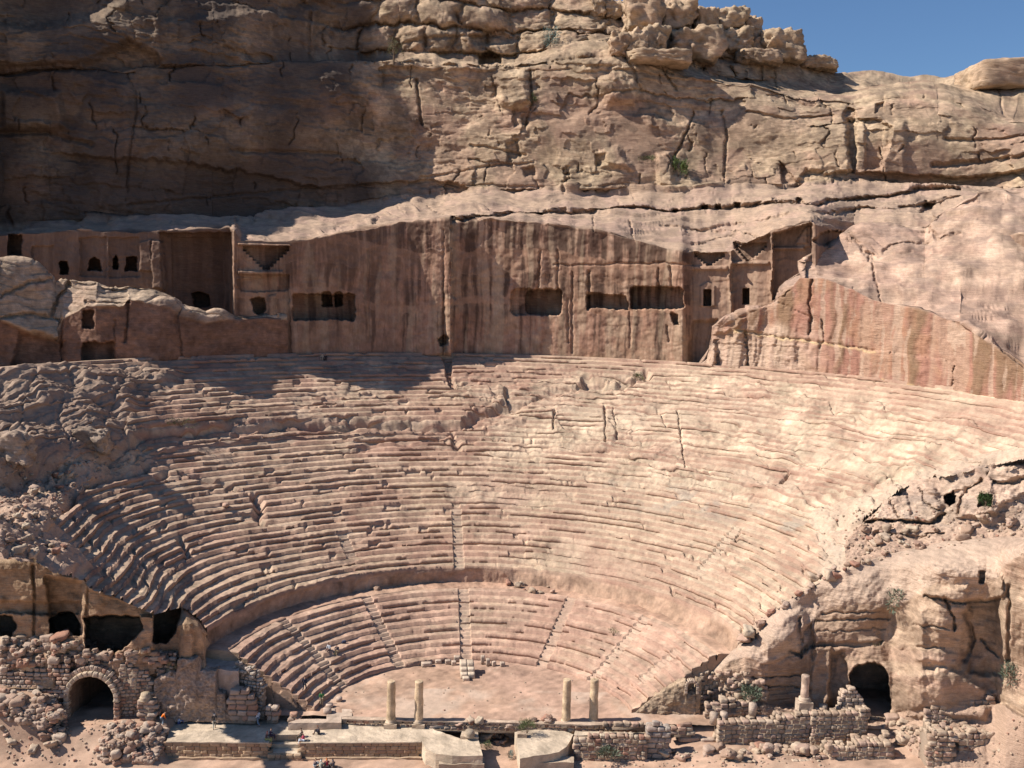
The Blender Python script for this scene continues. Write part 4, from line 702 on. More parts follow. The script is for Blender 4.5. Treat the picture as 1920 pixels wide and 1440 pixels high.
# ================================================================ STONES, MASONRY, COLUMNS
def cube_sphere(n):
    V, Q, idx = [], [], {}
    def vid(p):
        k = tuple(np.round(p, 5))
        if k not in idx: idx[k] = len(V); V.append(p)
        return idx[k]
    for ax in range(3):
        for sg in (-1, 1):
            for i in range(n):
                for j in range(n):
                    q = []
                    for di, dj in ((0, 0), (1, 0), (1, 1), (0, 1)):
                        p = np.zeros(3); p[ax] = sg; p[(ax + 1) % 3] = -1 + 2 * (i + di) / n; p[(ax + 2) % 3] = -1 + 2 * (j + dj) / n; q.append(vid(p))
                    Q.append(q if sg > 0 else q[::-1])
    return np.array(V), np.array(Q)
CS = {n: cube_sphere(n) for n in (4, 5, 8, 22)}
def block_shape(n, p, seed, rough=.12):
    V, Q = CS[n]; V = V * 1.0; q = np.abs(V)
    r = (q**p).sum(1)**(1 / p); V = V / r[:, None]
    nz = N(V * 2 + seed * 13.1, 2.5, 500 + seed % 7)[:, None] * rough * .5 + N(V * 2 + seed * 5.7, 6, 510 + seed % 5, 'soft')[:, None] * rough
    return V * (1 + nz), Q
VAR = [block_shape(4, p, i, .10) for i, p in enumerate((5, 7, 9, 4, 6, 10, 5, 8))]
VARC = [block_shape(4, p, 20 + i, .03) for i, p in enumerate((34, 40, 30, 36))]
STONE_COLS = [(.42, .30, .21), (.45, .32, .24), (.36, .24, .17), (.48, .36, .26), (.38, .28, .20), (.33, .21, .155), (.46, .30, .22), (.50, .39, .28), (.37, .20, .14)]
ASHLAR = [(.40, .27, .17), (.43, .29, .18), (.38, .25, .16), (.45, .31, .20), (.36, .225, .15), (.41, .26, .165)]
class Stones:
    def __init__(s): s.V, s.Q, s.C, s.n = [], [], [], 0
    def add(s, c, size, yaw=0.0, tilt=(0, 0), col=None, var=None, crisp=False):
        V, Q = (VARC if crisp else VAR)[random.randrange(4 if crisp else 8)] if var is None else var
        M = (Matrix.Rotation(yaw, 3, 'Z') @ Matrix.Rotation(tilt[0], 3, 'X') @ Matrix.Rotation(tilt[1], 3, 'Y'))
        W = (V * (np.array(size) / 2)) @ np.array(M).T + np.array(c)
        k = np.array(col or random.choice(STONE_COLS)) * random.uniform(.86, 1.14)
        s.V.append(W); s.Q.append(Q + s.n); s.C.append(np.broadcast_to(k, W.shape)); s.n += len(W)
    def mesh(s, name, origin=(0, 0, 0), smooth=True):
        return np_mesh(name, np.concatenate(s.V) - np.array(origin), np.concatenate(s.Q), np.concatenate(s.C), smooth)
def prism_into(S, poly, z0, z1, col=(.3, .22, .16)):
    """solid core under masonry: poly [(x,y)], quads + fan top"""
    n = len(poly); V = [(x, y, z0) for x, y in poly] + [(x, y, z1) for x, y in poly]; Q = []
    for i in range(n): j = (i + 1) % n; Q.append((i, j, n + j, n + i))
    cx, cy = np.mean(poly, 0); V.append((cx, cy, z1)); m = 2 * n
    for i in range(n): j = (i + 1) % n; Q.append((n + i, n + j, m, m))
    S.V.append(np.array(V, float)); S.Q.append(np.array([[a + S.n for a in q] for q in Q])); S.C.append(np.broadcast_to(np.array(col), (len(V), 3))); S.n += len(V)
def masonry(name, label, pts, thick=1.0, course=.42, slen=.6, jag=.25, cols=None, crisp=False, gap=.035, cat="ruined wall", parent=None, group=None, zb=None, core=True, top=None, bulge=.06, batter=0.0):
    """pts: [(x, y, zbottom, ztop)] along the front face; the wall runs back (+Y) by thick"""
    S = Stones(); P = np.array(pts, float)
    seg = np.r_[0, np.cumsum(np.hypot(np.diff(P[:, 0]), np.diff(P[:, 1])))]; L = seg[-1]
    f = lambda s_, k: np.interp(s_, seg, P[:, k])
    zmin = P[:, 2].min(); z = zmin; row = 0; nl = max(1, int(round(thick / .5))); td = thick / nl
    org = (float(P[:, 0].mean()), float(P[:, 1].mean()), float(zmin))
    while z < P[:, 3].max() - course * .3:
        h = course * random.uniform(.85, 1.15); s_ = -random.uniform(0, slen * .5)
        while s_ < L:
            w = slen * random.uniform(.65, 1.45); c = s_ + w / 2
            if c > L + w * .2: break
            cs = min(max(c, 0), L); zt = f(cs, 3) + random.uniform(-jag, jag * .5); zb_ = f(cs, 2)
            if z + h * .5 <= zt and z + h > zb_ - .2:
                dx = f(min(cs + .2, L), 0) - f(max(cs - .2, 0), 0); dy = f(min(cs + .2, L), 1) - f(max(cs - .2, 0), 1); a = math.atan2(dy, dx)
                for l in range(nl):
                    if 0 < l and z + h * 1.6 < zt and not (l == nl - 1 and row % 2): continue
                    if l > 0 and random.random() < .2: continue
                    jx = 0 if l == 0 or crisp else 1
                    off = td * (l + .5) + random.uniform(-bulge, bulge) * (0.3 if crisp else 1)
                    x = f(cs, 0) - math.sin(a) * off + jx * random.uniform(-.15, .15); y = f(cs, 1) + math.cos(a) * off + batter * (z - zmin)
                    S.add((x, y, z + h / 2 - jx * random.uniform(0, .12)), ((w - gap) * (1 - jx * random.uniform(0, .35)), td * (1.05 + jx * random.uniform(-.2, .3)), h - gap), a + random.uniform(-.05, .05) * (0 if crisp else 1 + 6 * jx), (0, 0) if crisp else (random.uniform(-.06, .06), random.uniform(-.06, .06)), random.choice(cols) if cols else None, None, crisp)
            s_ += w
        z += h; row += 1
    if core and batter < .15:
        for i in range(len(P) - 1):
            a, b = P[i], P[i + 1]; d = np.array([b[0] - a[0], b[1] - a[1]]); d /= np.linalg.norm(d) + 1e-9; nn = np.array([-d[1], d[0]])
            q = [tuple(a[:2] + nn * .12), tuple(b[:2] + nn * .12), tuple(b[:2] + nn * (thick - .12)), tuple(a[:2] + nn * (thick - .12))]
            prism_into(S, q, zmin - .3, min(a[3], b[3]) - course * .75)
    o = link(name, S.mesh(name, org), M_STONE, parent)
    if parent is None: o.location = org; tag(o, label, cat, group)
    else: o.location = np.array(org) - np.array(parent.location)
    return o
def wpx(pts, Y, z_in=None):
    """[(px, pytop, pybottom)] at depth Y -> masonry points"""
    out = []
    for i, (x, yt_, yb_) in enumerate(pts):
        y = Y[i] if isinstance(Y, (list, tuple)) else Y
        t = unproj(x, yt_, y); b = unproj(x, yb_, y); out.append((float(b[0]), float(b[1]), float(b[2]), float(t[2])))
    return out
def slab(name, poly, z0, z1, col, parent=None, mat=None, label=None, cat=None, step=.45, rough=.02, bev=.03):
    """flat-topped block with a finely divided, slightly uneven top; poly in world x,y (counter-clockwise)"""
    bm = bmesh.new(); vs = [bm.verts.new((x, y, z1)) for x, y in poly]; f_ = bm.faces.new(vs)
    bmesh.ops.recalc_face_normals(bm, faces=[f_])
    if f_.normal.z < 0: bmesh.ops.reverse_faces(bm, faces=[f_])
    r = bmesh.ops.extrude_face_region(bm, geom=[f_]); 
    for v in [g for g in r['geom'] if isinstance(g, bmesh.types.BMVert)]: v.co.z = z1
    for v in vs: v.co.z = z0
    bmesh.ops.recalc_face_normals(bm, faces=bm.faces[:])
    x0 = min(p[0] for p in poly); x1 = max(p[0] for p in poly); y0 = min(p[1] for p in poly); y1 = max(p[1] for p in poly)
    for a, b, c_ in ((x0, x1, (1, 0, 0)), (y0, y1, (0, 1, 0)), (z0, z1, (0, 0, 1))):
        n = int((b - a) / step)
        for i in range(1, n + 1):
            t = a + (b - a) * (i + random.uniform(-.2, .2)) / (n + 1); co = [t * k for k in c_]
            bmesh.ops.bisect_plane(bm, geom=bm.verts[:] + bm.edges[:] + bm.faces[:], plane_co=co, plane_no=c_)
    bmesh.ops.triangulate(bm, faces=[f for f in bm.faces if len(f.verts) > 4])
    me = bpy.data.meshes.new(name); bm.to_mesh(me); bm.free()
    n = len(me.vertices); V = np.empty(n * 3, np.float32); me.vertices.foreach_get("co", V); V = V.reshape(-1, 3)
    nz = N(V, 2.5, 520) * rough; V[:, 2] += np.where(V[:, 2] > z1 - .01, nz - .3 * rough, 0); V[:, 1] += np.where(V[:, 2] < z1 - .01, nz, 0)
    me.vertices.foreach_set("co", V.ravel())
    a = me.color_attributes.new("Col", 'FLOAT_COLOR', 'POINT'); C = np.ones((n, 4), np.float32)
    C[:, :3] = np.array(col) * np.clip(1 + .12 * N(V, 3, 521) + .10 * N(V, .8, 522), .6, 1.35)[:, None]; a.data.foreach_set("color", C.ravel())
    org = np.array([(x0 + x1) / 2, (y0 + y1) / 2, z0])
    o = link(name, me, mat or M_STONE, parent); base = org if parent is None else np.array(parent.location)
    V = V - base; me.vertices.foreach_set("co", V.astype(np.float32).ravel()); me.update()
    if parent is None: o.location = org; tag(o, label, cat)
    return o
def pz(pts, z): return [tuple(float(v) for v in unz(x, y, z)[:2]) for x, y in pts]
def lathe(name, prof_, seg, col, parent=None, loc=(0, 0, 0), mat=None, rough=.012, seed=0):
    prof_ = np.array(prof_, float); t = np.linspace(0, 2 * math.pi, seg + 1); h = len(prof_)
    P = np.stack([prof_[:, 0:1] * np.cos(t), prof_[:, 0:1] * np.sin(t), prof_[:, 1:2] + 0 * t], -1)
    nz = rough * (N(P + seed * 9.7, 1.5, 530) * .8); nz[:, -1] = nz[:, 0]; P[..., 0] += np.cos(t) * nz; P[..., 1] += np.sin(t) * nz
    lay, _ = layers(P[..., 2] + seed, .9, 531, .05)
    c = np.array(col)[None, None] * np.clip(1 + .34 * (lay - .5) + .13 * N(P + seed * 3.1, 1.2, 532), .6, 1.4)[..., None]
    V, Q, C = list(grid_meshes(P, c).values())[0]
    o = link(name, np_mesh(name, V, Q, C), mat or M_STONE, parent); o.location = loc; return o

ZT = -.7
# ---------------- the stage building along the front
stage = empty("stage_building", [float(v) for v in unz(560, 1400, -2.4)], "long low stage building of squared blocks with a stepped gap, in front of the orchestra", "ruined building")
PL = [(313, 1388), (505, 1390), (505, 1377), (565, 1377), (565, 1390), (790, 1389), (798, 1404), (817, 1412), (848, 1417), (905, 1417), (897, 1386), (863, 1384), (840, 1377), (815, 1368), (806, 1360), (640, 1353), (430, 1348), (345, 1350), (318, 1362)]
PR = [(965, 1373), (975, 1421), (1000, 1417), (1031, 1414), (1048, 1410), (1062, 1400), (1070, 1386), (1075, 1377), (1045, 1363), (1003, 1365)]
TOPC = (.55, .43, .31)
slab("platform", pz(PL, ZT), -2.5, ZT, TOPC, stage, rough=.03); slab("platform", pz(PR, ZT), -2.5, ZT, TOPC, stage, rough=.03)
fl_ = [unz(x, y, ZT) for x, y in ((313, 1388), (505, 1390))]; fr_ = [unz(x, y, ZT) for x, y in ((565, 1390), (790, 1389))]
for a_, b_ in (fl_, fr_):
    masonry("block_face", None, [(a_[0], a_[1] - .30, -2.3, ZT - .08), (b_[0], b_[1] - .30, -2.3, ZT - .08)], .34, .40, .75, 0, ASHLAR, True, .004, parent=stage, core=False)
    slab("coping", [(a_[0], a_[1] - .34), (b_[0], b_[1] - .34), (b_[0], b_[1] + .02), (a_[0], a_[1] + .02)], ZT - .10, ZT + .012, TOPC, stage, rough=.01)
    slab("plinth", [(a_[0] - .2, a_[1] - .62), (b_[0] + .1, b_[1] - .62), (b_[0] + .1, b_[1] - .28), (a_[0] - .2, a_[1] - .28)], -2.75, -2.22, (.42, .29, .19), stage, rough=.03)
gp = pz([(505, 1390), (565, 1390), (565, 1375), (505, 1375)], ZT); gx0, gx1 = gp[0][0], gp[1][0]; gy = gp[0][1]
slab("threshold", [(gx0, gy - .3), (gx1, gy - .3), (gx1, gy + .75), (gx0, gy + .75)], -2.6, -1.75, TOPC, stage, rough=.03)
slab("step", [(gx0, gy + .75), (gx1, gy + .75), (gx1, gy + 1.3), (gx0, gy + 1.3)], -2.6, -1.35, TOPC, stage, rough=.02)
masonry("block_face", None, [(gx0, gy - .62, -2.6, -1.75), (gx1, gy - .62, -2.6, -1.75)], .34, .42, .7, 0, ASHLAR, True, .005, parent=stage, core=False)
for q in ([(823, 1420), (908, 1419), (908, 1432), (823, 1433)], [(979, 1420), (1076, 1418), (1076, 1429), (979, 1431)]): slab("block_step", pz(q, -1.5), -2.6, -1.5, (.50, .38, .27), stage, rough=.03)
slab("pedestal", pz([(863, 1386), (897, 1388), (896, 1377), (866, 1376)], ZT), ZT - .01, ZT + .32, (.50, .38, .27), stage, rough=.02)
# front wall of the orchestra
a_, b_ = unz(620, 1345, 0), unz(1215, 1345, 0)
masonry("stage_front_wall", "low dark stone wall along the front edge of the orchestra behind the columns", [(a_[0], 97.78, -.95, -.12), (b_[0], 97.78, -.95, -.12)], .5, .42, .55, .04, None, False, .03, "low wall", core=True)
slab("kerb", [(a_[0], 97.70), (b_[0], 97.70), (b_[0], 98.36), (a_[0], 98.36)], -.13, .02, (.52, .385, .28), None, label="pale flat stone kerb along the front edge of the orchestra floor", cat="kerb")
lp = [(463, 1352), (462, 1349), (560, 1350), (562, 1344), (613, 1344), (613, 1329), (624, 1329), (624, 1337), (640, 1337), (640, 1330), (652, 1330), (652, 1346), (640, 1352)]
slab("paved_ledge", pz([(540, 1356), (560, 1349), (612, 1349), (613, 1329), (628, 1329), (628, 1337), (641, 1337), (641, 1330), (660, 1330), (660, 1344), (640, 1345), (640, 1356)], 0.0), -.9, .06, (.53, .40, .30), None, label="pale paved ledge with a square notch at the left end of the orchestra front", cat="paving")
# wall carrying on to the right
masonry("ruined_wall", "thick squared-block wall right of the pair of columns with a flat pale top", wpx([(1078, 1382, 1430), (1140, 1380, 1430), (1213, 1378, 1430)], 94.6), 1.0, .42, .62, .02, None, False, .03)
q = pz([(1076, 1378), (1213, 1377), (1213, 1358), (1100, 1362), (1080, 1364)], ZT); slab("wall_top", q, -2.2, ZT - .02, TOPC, None, label="flat pale paved strip on top of the wall right of the columns", cat="paving", rough=.03)
masonry("ruined_wall", "row of squared kerb blocks between the right columns and the grey tumbled wall", wpx([(1135, 1354, 1364), (1213, 1354, 1365)], 97.0), .5, .5, .75, 0, None, False, .05)
masonry("ruined_wall", "rough grey wall of large worn blocks at the right end of the stage front", wpx([(1213, 1360, 1432), (1232, 1358, 1432), (1252, 1362, 1432)], 95.2), 1.5, .55, .85, .1, [(.36, .29, .24), (.40, .33, .27), (.33, .25, .2)], False, .05)
masonry("ruined_wall", "low dark wall running right from the grey worn blocks", wpx([(1252, 1362, 1378), (1296, 1358, 1376)], 97.4), .8, .45, .9, .06)
slab("paving_slab", pz([(1218, 1352), (1300, 1350), (1296, 1340), (1206, 1342)], -.2), -.8, -.2, (.55, .43, .33), None, label="pale paved landing beside the little arch at the right end of the stage", cat="paving")
S = Stones()
for q in ((1292, 1384, 2.2), (1327, 1387, 1.6)):
    p = unz(q[0], q[1] + 3, -1.5); S.add((p[0], p[1], -1.35), (q[2], .75, .45), .02, (0, 0), (.46, .34, .26), None, True)
o = link("stone_lintel", S.mesh("stone_lintel", (27, 95, -1.5)), M_STONE); o.location = (27, 95, -1.5); tag(o, "long fallen lintel blocks propped over a dark gap right of the grey wall", "fallen lintel")
RT = [(.46, .34, .24), (.43, .31, .22), (.48, .36, .26), (.40, .28, .2), (.44, .30, .225)]
masonry("ruined_wall", "long brown masonry wall with a niche of curved stones below the tunnel", wpx([(1348, 1354, 1402), (1378, 1349, 1402), (1420, 1352, 1400), (1470, 1342, 1398), (1520, 1336, 1398)], [96.6, 96.8, 97, 97.2, 97.4]), 1.7, .46, .62, .2, RT, False, .045)
masonry("ruined_wall", "tall masonry wall with a leaning corner pier in front of the tunnel mouth", wpx([(1522, 1338, 1398), (1560, 1336, 1398), (1600, 1333, 1394), (1626, 1332, 1392)], [97.2, 97.3, 97.4, 97.5]), 1.5, .44, .58, .15, RT, False, .045)
masonry("ruined_wall", "pale triangular wall stub climbing towards the tunnel mouth", wpx([(1572, 1325, 1345), (1577, 1296, 1345), (1600, 1285, 1345), (1612, 1305, 1345), (1628, 1334, 1348)], 99.4), 1.0, .42, .55, .08, [(.52, .39, .29), (.5, .37, .28)], False, .03)
masonry("ruined_wall", "broad foreground wall of rounded blocks at the bottom right", wpx([(1556, 1402, 1452), (1600, 1398, 1452), (1640, 1394, 1448), (1676, 1396, 1445)], [93.8, 93.9, 94, 94.1]), 1.8, .48, .6, .15, RT, False, .05)
masonry("ruined_wall", "narrow ledge of squared blocks above the broad foreground wall", wpx([(1602, 1382, 1400), (1664, 1377, 1398)], 96.2), 1.0, .5, .85, .04, RT, False, .04)
masonry("ruined_wall", "low foreground wall stub along the bottom edge, left of the broad wall", wpx([(1360, 1428, 1446), (1420, 1426, 1446), (1470, 1430, 1446), (1556, 1416, 1442)], [93.2, 93.3, 93.5, 94]), .8, .4, .55, .12, RT, False, .05)
masonry("ruined_wall", "tumbled rubble terrace of rounded stones below the right end of the seats", wpx([(1311, 1280, 1345), (1340, 1274, 1345), (1375, 1280, 1340), (1400, 1288, 1335)], [101.6, 102.0, 102.4, 102.6]), 1.2, .5, .62, .3, RT, False, .07, bulge=.2, batter=.25)
masonry("ruined_wall", "lower rubble terrace with dark boulders behind the shrub", wpx([(1325, 1318, 1352), (1370, 1312, 1352), (1410, 1318, 1348), (1440, 1322, 1344)], [99.6, 99.8, 100.4, 100.8]), 1.0, .5, .7, .25, RT, False, .07, bulge=.15)
masonry("ruined_wall", "weathered masonry patch at the foot of the rock beside the column stump", wpx([(1440, 1300, 1340), (1480, 1304, 1338)], 102.4), .6, .5, 1.0, .1, [(.36, .25, .18), (.4, .28, .2)], False, .03)
masonry("ruined_wall", "neat block wall on the rock shoulder right of the tunnel", wpx([(1735, 1330, 1384), (1770, 1322, 1380), (1810, 1316, 1366), (1862, 1306, 1345)], [95.4, 95.4, 95.5, 95.7]), .9, .5, .68, .06, RT, False, .05)
masonry("ruined_pier", "stubby leaning pier with squared foot at the bottom right corner", wpx([(1738, 1380, 1456), (1758, 1364, 1456), (1786, 1380, 1456)], 92.2), 2.4, .55, .75, .1, RT, False, .05, "ruined pier")
masonry("ruined_pier", "rounded pier stump right of the leaning pier", wpx([(1800, 1378, 1450), (1824, 1362, 1446), (1852, 1378, 1436)], [93.0, 93.1, 93.3]), 1.8, .6, .8, .15, RT, False, .05, "ruined pier")
masonry("ruined_wall", "reddish stacked blocks at the right end of the broad foreground wall", wpx([(1674, 1418, 1446), (1692, 1420, 1446)], 94.4), .9, .6, .9, .02, [(.44, .25, .16), (.42, .24, .16)], False, .03)
# ---------------- left ruins
LT = [(.45, .335, .255), (.43, .31, .235), (.41, .285, .21), (.47, .36, .275), (.38, .26, .19), (.40, .235, .165)]
masonry("ruined_wall", "coursed rubble wall left of the big arch", wpx([(-40, 1262, 1306), (0, 1260, 1306), (60, 1256, 1306), (104, 1250, 1306), (124, 1246, 1310)], 96.0), 1.0, .42, .60, .15, LT, False, .05, batter=.2)
masonry("ruined_wall", "broken upper rubble wall at the left edge below the caves", wpx([(-40, 1230, 1262), (20, 1226, 1262), (80, 1232, 1260), (112, 1238, 1258)], 96.9), .8, .38, .55, .35, LT, False, .07, bulge=.2, batter=.3)
ap = lambda x, y: unproj(x, y, 96.5)
cx_ = float(ap(172, 1300)[0]); zb_ = -.25; zs = float(ap(172, 1308)[2]); rad = float(ap(215, 1300)[0] - ap(130, 1300)[0]) / 2
archo = empty("arch_gate", (cx_, 96.5, zb_), "round stone arch gateway of wedge blocks with a dark vault at the lower left", "stone arch")
def vouss(S, cx, cy, zs, r0, r1, n, dep, a0=0, a1=180, cols=None, gap=.03):
    for i in range(n):
        a = R(a0 + (a1 - a0) * (i + .5) / n); rm = (r0 + r1) / 2; w = R(a1 - a0) / n * rm
        S.add((cx + rm * math.cos(a), cy, zs + rm * math.sin(a)), (r1 - r0, dep, w - gap), 0, (0, -a), random.choice(cols or LT), None, True)
S = Stones(); vouss(S, cx_, 96.55, zs, rad, rad + .5, 17, .75, -8, 188, [(.52, .40, .29), (.50, .38, .27), (.54, .42, .31)])
link("arch_ring", S.mesh("arch_ring", archo.location), M_STONE, archo)
S = Stones(); vouss(S, cx_, 97.0, zs, rad + .5, rad + 1.0, 19, .9, 15, 165, LT, .05); link("outer_ring", S.mesh("outer_ring", archo.location), M_STONE, archo)
t = np.r_[[0], np.linspace(0, math.pi, 25), [math.pi]]; yy = np.linspace(96.45, 108.5, 30)
vx = cx_ + (rad + .02) * np.cos(t); vz = zs + (rad + .02) * np.sin(t); vz[0] = vz[-1] = zb_ - .4
P = np.stack([np.broadcast_to(vx, (30, 27)), np.broadcast_to(yy[:, None], (30, 27)), np.broadcast_to(vz, (30, 27))], -1).copy(); P[1:] += (.05 * N(P[1:], 1.2, 540))[..., None]
P = np.concatenate([P, (P[-1:] * .02 + np.array([cx_, 108.5, 1]) * .98)], 0); c = rock_colour(P, 930, (.20, .14, .10), (.2, .13, .1))  # vault rock darkened in colour to deepen the shade inside
V, Q, C = list(grid_meshes(P, c).values())[0]; link("vault", np_mesh("vault", V - np.array(archo.location), Q, C), M_ROCK, archo)
for sx in (-1, 1):
    S = Stones()
    for k in range(7): S.add((cx_ + sx * (rad + .28), 96.6, zb_ + .25 + k * .42), (.6, .8, .40), 0, (0, 0), None, None, k % 2 == 0)
    link("jamb", S.mesh("jamb", archo.location), M_STONE, archo)
masonry("ruined_wall", "rubble masonry right of the arch rising to the shaded cave", wpx([(226, 1246, 1352), (240, 1244, 1352), (262, 1250, 1352), (286, 1272, 1350)], [96.9, 97, 97.2, 97.4]), 1.2, .40, .52, .2, LT, False, .05, bulge=.12)
masonry("ruined_wall", "thin rubble course over the crown of the arch", wpx([(108, 1238, 1258), (140, 1228, 1244), (175, 1222, 1238), (215, 1226, 1244), (235, 1240, 1262)], 97.6), .9, .36, .5, .15, LT, False, .06, bulge=.15)
masonry("ruined_wall", "loose rubble heap on the ledge between the arch and the rough plaster wall", wpx([(215, 1232, 1256), (250, 1226, 1258), (290, 1226, 1262), (330, 1230, 1264)], [98.2, 98.2, 98.0, 97.9]), 1.4, .40, .55, .35, LT, False, .08, bulge=.25, batter=.3)
pier = masonry("stone_pier", "square stone pier topped by a column base right of the arch", wpx([(261, 1312, 1352), (288, 1312, 1352)], 95.9), 1.3, .44, .75, .02, LT, False, .03, "pier")
p = unproj(273, 1313, 96.4); lathe("column_fragment", [(.0, .0), (.62, .0), (.66, .12), (.56, .24), (.60, .34), (.52, .46), (.46, .60), (.44, .8), (.0, .8)], 28, (.50, .38, .26), None, [float(v) for v in p], seed=3)
tag(bpy.data.objects["column_fragment"], "ringed column base sitting on the square pier right of the arch", "column base")
# rough concrete-like wall with a stepped top
def rough_wall(name, label, prof_px, Y, thick, col, seed, grain=.06):
    pts = [unproj(x, y, Y) for x, y in prof_px]; xs = np.array([p[0] for p in pts]); zs_ = np.array([p[2] for p in pts]); zb = -.5
    gxs = np.unique(np.concatenate([np.arange(xs.min(), xs.max(), .12), xs, [xs.max()]])); n = 56
    top = np.interp(gxs, xs, zs_); v = np.linspace(0, 1, n)
    Z = zb + (top - zb)[None] * v[:, None]; X = np.broadcast_to(gxs, Z.shape); Pf = np.stack([X, Y + 0 * Z, Z], -1)
    Pf[..., 1] += -grain * N(Pf, .7, seed) - .12 * N(Pf, 4, seed + 1) + .35 * (v[:, None]**8); Pt = np.stack([Pf[-1]] * 8); Pt[..., 1] += np.linspace(.1, thick, 8)[:, None]; Pt[..., 2] += .06 * N(Pt, 1, seed + 2)
    Pb = np.stack([Pt[-1]] * 2); Pb[1, :, 2] = zb; P_ = np.concatenate([Pf, Pt, Pb], 0)
    e0 = P_[:, :1].copy(); e1 = P_[:, -1:].copy()
    c_ = np.empty(P_.shape); c_[:] = col; c_ *= (1 + .12 * N(P_, 2.5, seed + 3) + .16 * N(P_, .35, seed + 4))[..., None]
    # end caps
    for s_, e in ((0, e0), (1, e1)):
        cap = np.repeat(e, 2, 1); cap[:, 1 if s_ else 0, 1] = Y + thick; cap[:, 1 if s_ else 0, 2] = np.minimum(cap[:, 1 if s_ else 0, 2], e[:, 0, 2]); cc = np.repeat(c_[:, :1] if s_ == 0 else c_[:, -1:], 2, 1)
        if s_ == 0: P_ = np.concatenate([cap[:, :1], P_], 1); c_ = np.concatenate([cc[:, :1], c_], 1)
        else: P_ = np.concatenate([P_, cap[:, 1:]], 1); c_ = np.concatenate([c_, cc[:, 1:]], 1)
    V, Q, C = list(grid_meshes(P_, c_, flip=True).values())[0]; org = np.array([xs.mean(), Y, zb])
    o = link(name, np_mesh(name, V - org, Q, C), M_ROCK); o.location = org; return tag(o, label, "rough wall")
rough_wall("plaster_wall", "tall rough-cast wall with a stepped broken top behind the people on the left", [(288, 1276), (300, 1268), (312, 1264), (328, 1262), (332, 1238), (366, 1238), (372, 1262), (403, 1261), (406, 1300), (420, 1304), (424, 1326), (434, 1328)], 97.3, 1.2, (.40, .285, .21), 550)
slab("terrace", [(float(unproj(296, 1262, 98.5)[0]), 98.3), (float(unproj(446, 1262, 98)[0]), 98.3), (float(unproj(452, 1240, 101)[0]), 102.0), (float(unproj(330, 1240, 101)[0]), 102.0)], -1, 4.9, (.45, .34, .27), None, M_STONE, "flat earth terrace behind the rough-cast wall at the foot of the rock pinnacle", "terrace", .5, .08)
masonry("ruined_pier", "rounded boulder pier beside the walking man in white", wpx([(433, 1302, 1352), (445, 1292, 1352), (462, 1292, 1352), (478, 1306, 1352)], 97.0), 1.2, .6, .85, .1, LT, False, .05, "ruined pier", bulge=.1)
masonry("ruined_wall", "crumbling grey stone edge where the lowest seats break off on the left", wpx([(440, 1236, 1300), (455, 1246, 1320), (475, 1258, 1340), (494, 1278, 1345)], [99.2, 98.8, 98.3, 98.2]), .9, .36, .48, .3, [(.42, .34, .28), (.40, .32, .25), (.46, .38, .3)], False, .06, bulge=.2)
masonry("ruined_wall", "dark stub wall of blocks in the shade under the lowest seats", wpx([(500, 1326, 1352), (520, 1330, 1352)], 97.6), .7, .5, .6, .05, LT)
masonry("ruined_wall", "second dark block stub beside the paved ledge", wpx([(543, 1334, 1354), (560, 1334, 1354)], 97.6), .7, .5, .6, .05, LT)
# ---------------- columns
def column(px, py, zt_px, label, rad=.46, base=True):
    b = unz(px, py, ZT); h = float(unproj(px, zt_px, b[1])[2]) - ZT
    c = empty("column", [float(b[0]), float(b[1]), ZT], label, "column", "standing columns on the stage wall")
    slab("plinth", [(b[0] - .68, b[1] - .68), (b[0] + .68, b[1] - .68), (b[0] + .68, b[1] + .68), (b[0] - .68, b[1] + .68)], ZT, ZT + .42, (.50, .375, .265), c, rough=.015)
    lathe("base", [(0, .42), (.64, .42), (.66, .50), (.62, .58), (.54, .62), (.57, .70), (.50, .78), (.49, .80), (0, .8)], 36, (.53, .40, .28), c, seed=px)
    zz = np.arange(.8, h + .01, (h - .8) / 22)
    pr = [(rad * (1.03 - .09 * (z - .8) / (h - .8)) - (.018 if any(abs(z - k) < .1 for k in (2.0, 3.2)) else 0), z) for z in zz]
    lathe("shaft", pr + [(pr[-1][0] - .03, h + .02), (0, h + .02)], 40, (.55, .40, .255), c, rough=.022, seed=px)
    return c
column(733, 1361, 1277, "leftmost of the four standing columns, with a chipped square plinth"); column(785, 1361, 1277, "second standing column from the left, beside a flat white slab")
column(1061, 1362, 1274, "third standing column from the left, with a leaning block at its foot"); column(1112, 1361, 1274, "rightmost of the four standing columns in front of the orchestra")
slab("stone_slab", pz([(806, 1362), (838, 1361), (834, 1356), (806, 1357)], -.5), -.75, -.5, (.58, .46, .36), None, label="flat white slab lying right of the second column", cat="stone slab")
p = unz(880, 1380, ZT + .3); o = lathe("column_fragment", [(0, 0), (.55, 0), (.6, .1), (.5, .22), (.56, .32), (.46, .45), (.40, .62), (0, .62)], 28, (.50, .39, .28), None, [float(p[0]), float(p[1]), ZT + .31], seed=8); tag(o, "broken ringed column base on the pedestal in the middle of the stage", "column base")
p = unz(1640 - 640 + 985 - 985 + 340 - 0 * 3, 1, 0) if False else unz(979, 1382, ZT); slab("stone_block", [(p[0] - .5, p[1] - .3), (p[0] + .5, p[1] - .3), (p[0] + .5, p[1] + .4), (p[0] - .5, p[1] + .4)], ZT - .01, ZT + .45, (.47, .35, .25), None, label="squared block on the corner of the right stage platform", cat="stone block")
b = unproj(1508, 1318, 98.9); stump = empty("column_stump", [float(v) for v in b], "broken column stump on a moulded base in front of the right rock face", "column stump")
slab("plinth", [(b[0] - .75, b[1] - .75), (b[0] + .75, b[1] - .75), (b[0] + .75, b[1] + .75), (b[0] - .75, b[1] + .75)], b[2] - 1.2, b[2] + .3, (.50, .38, .28), stump, rough=.02)
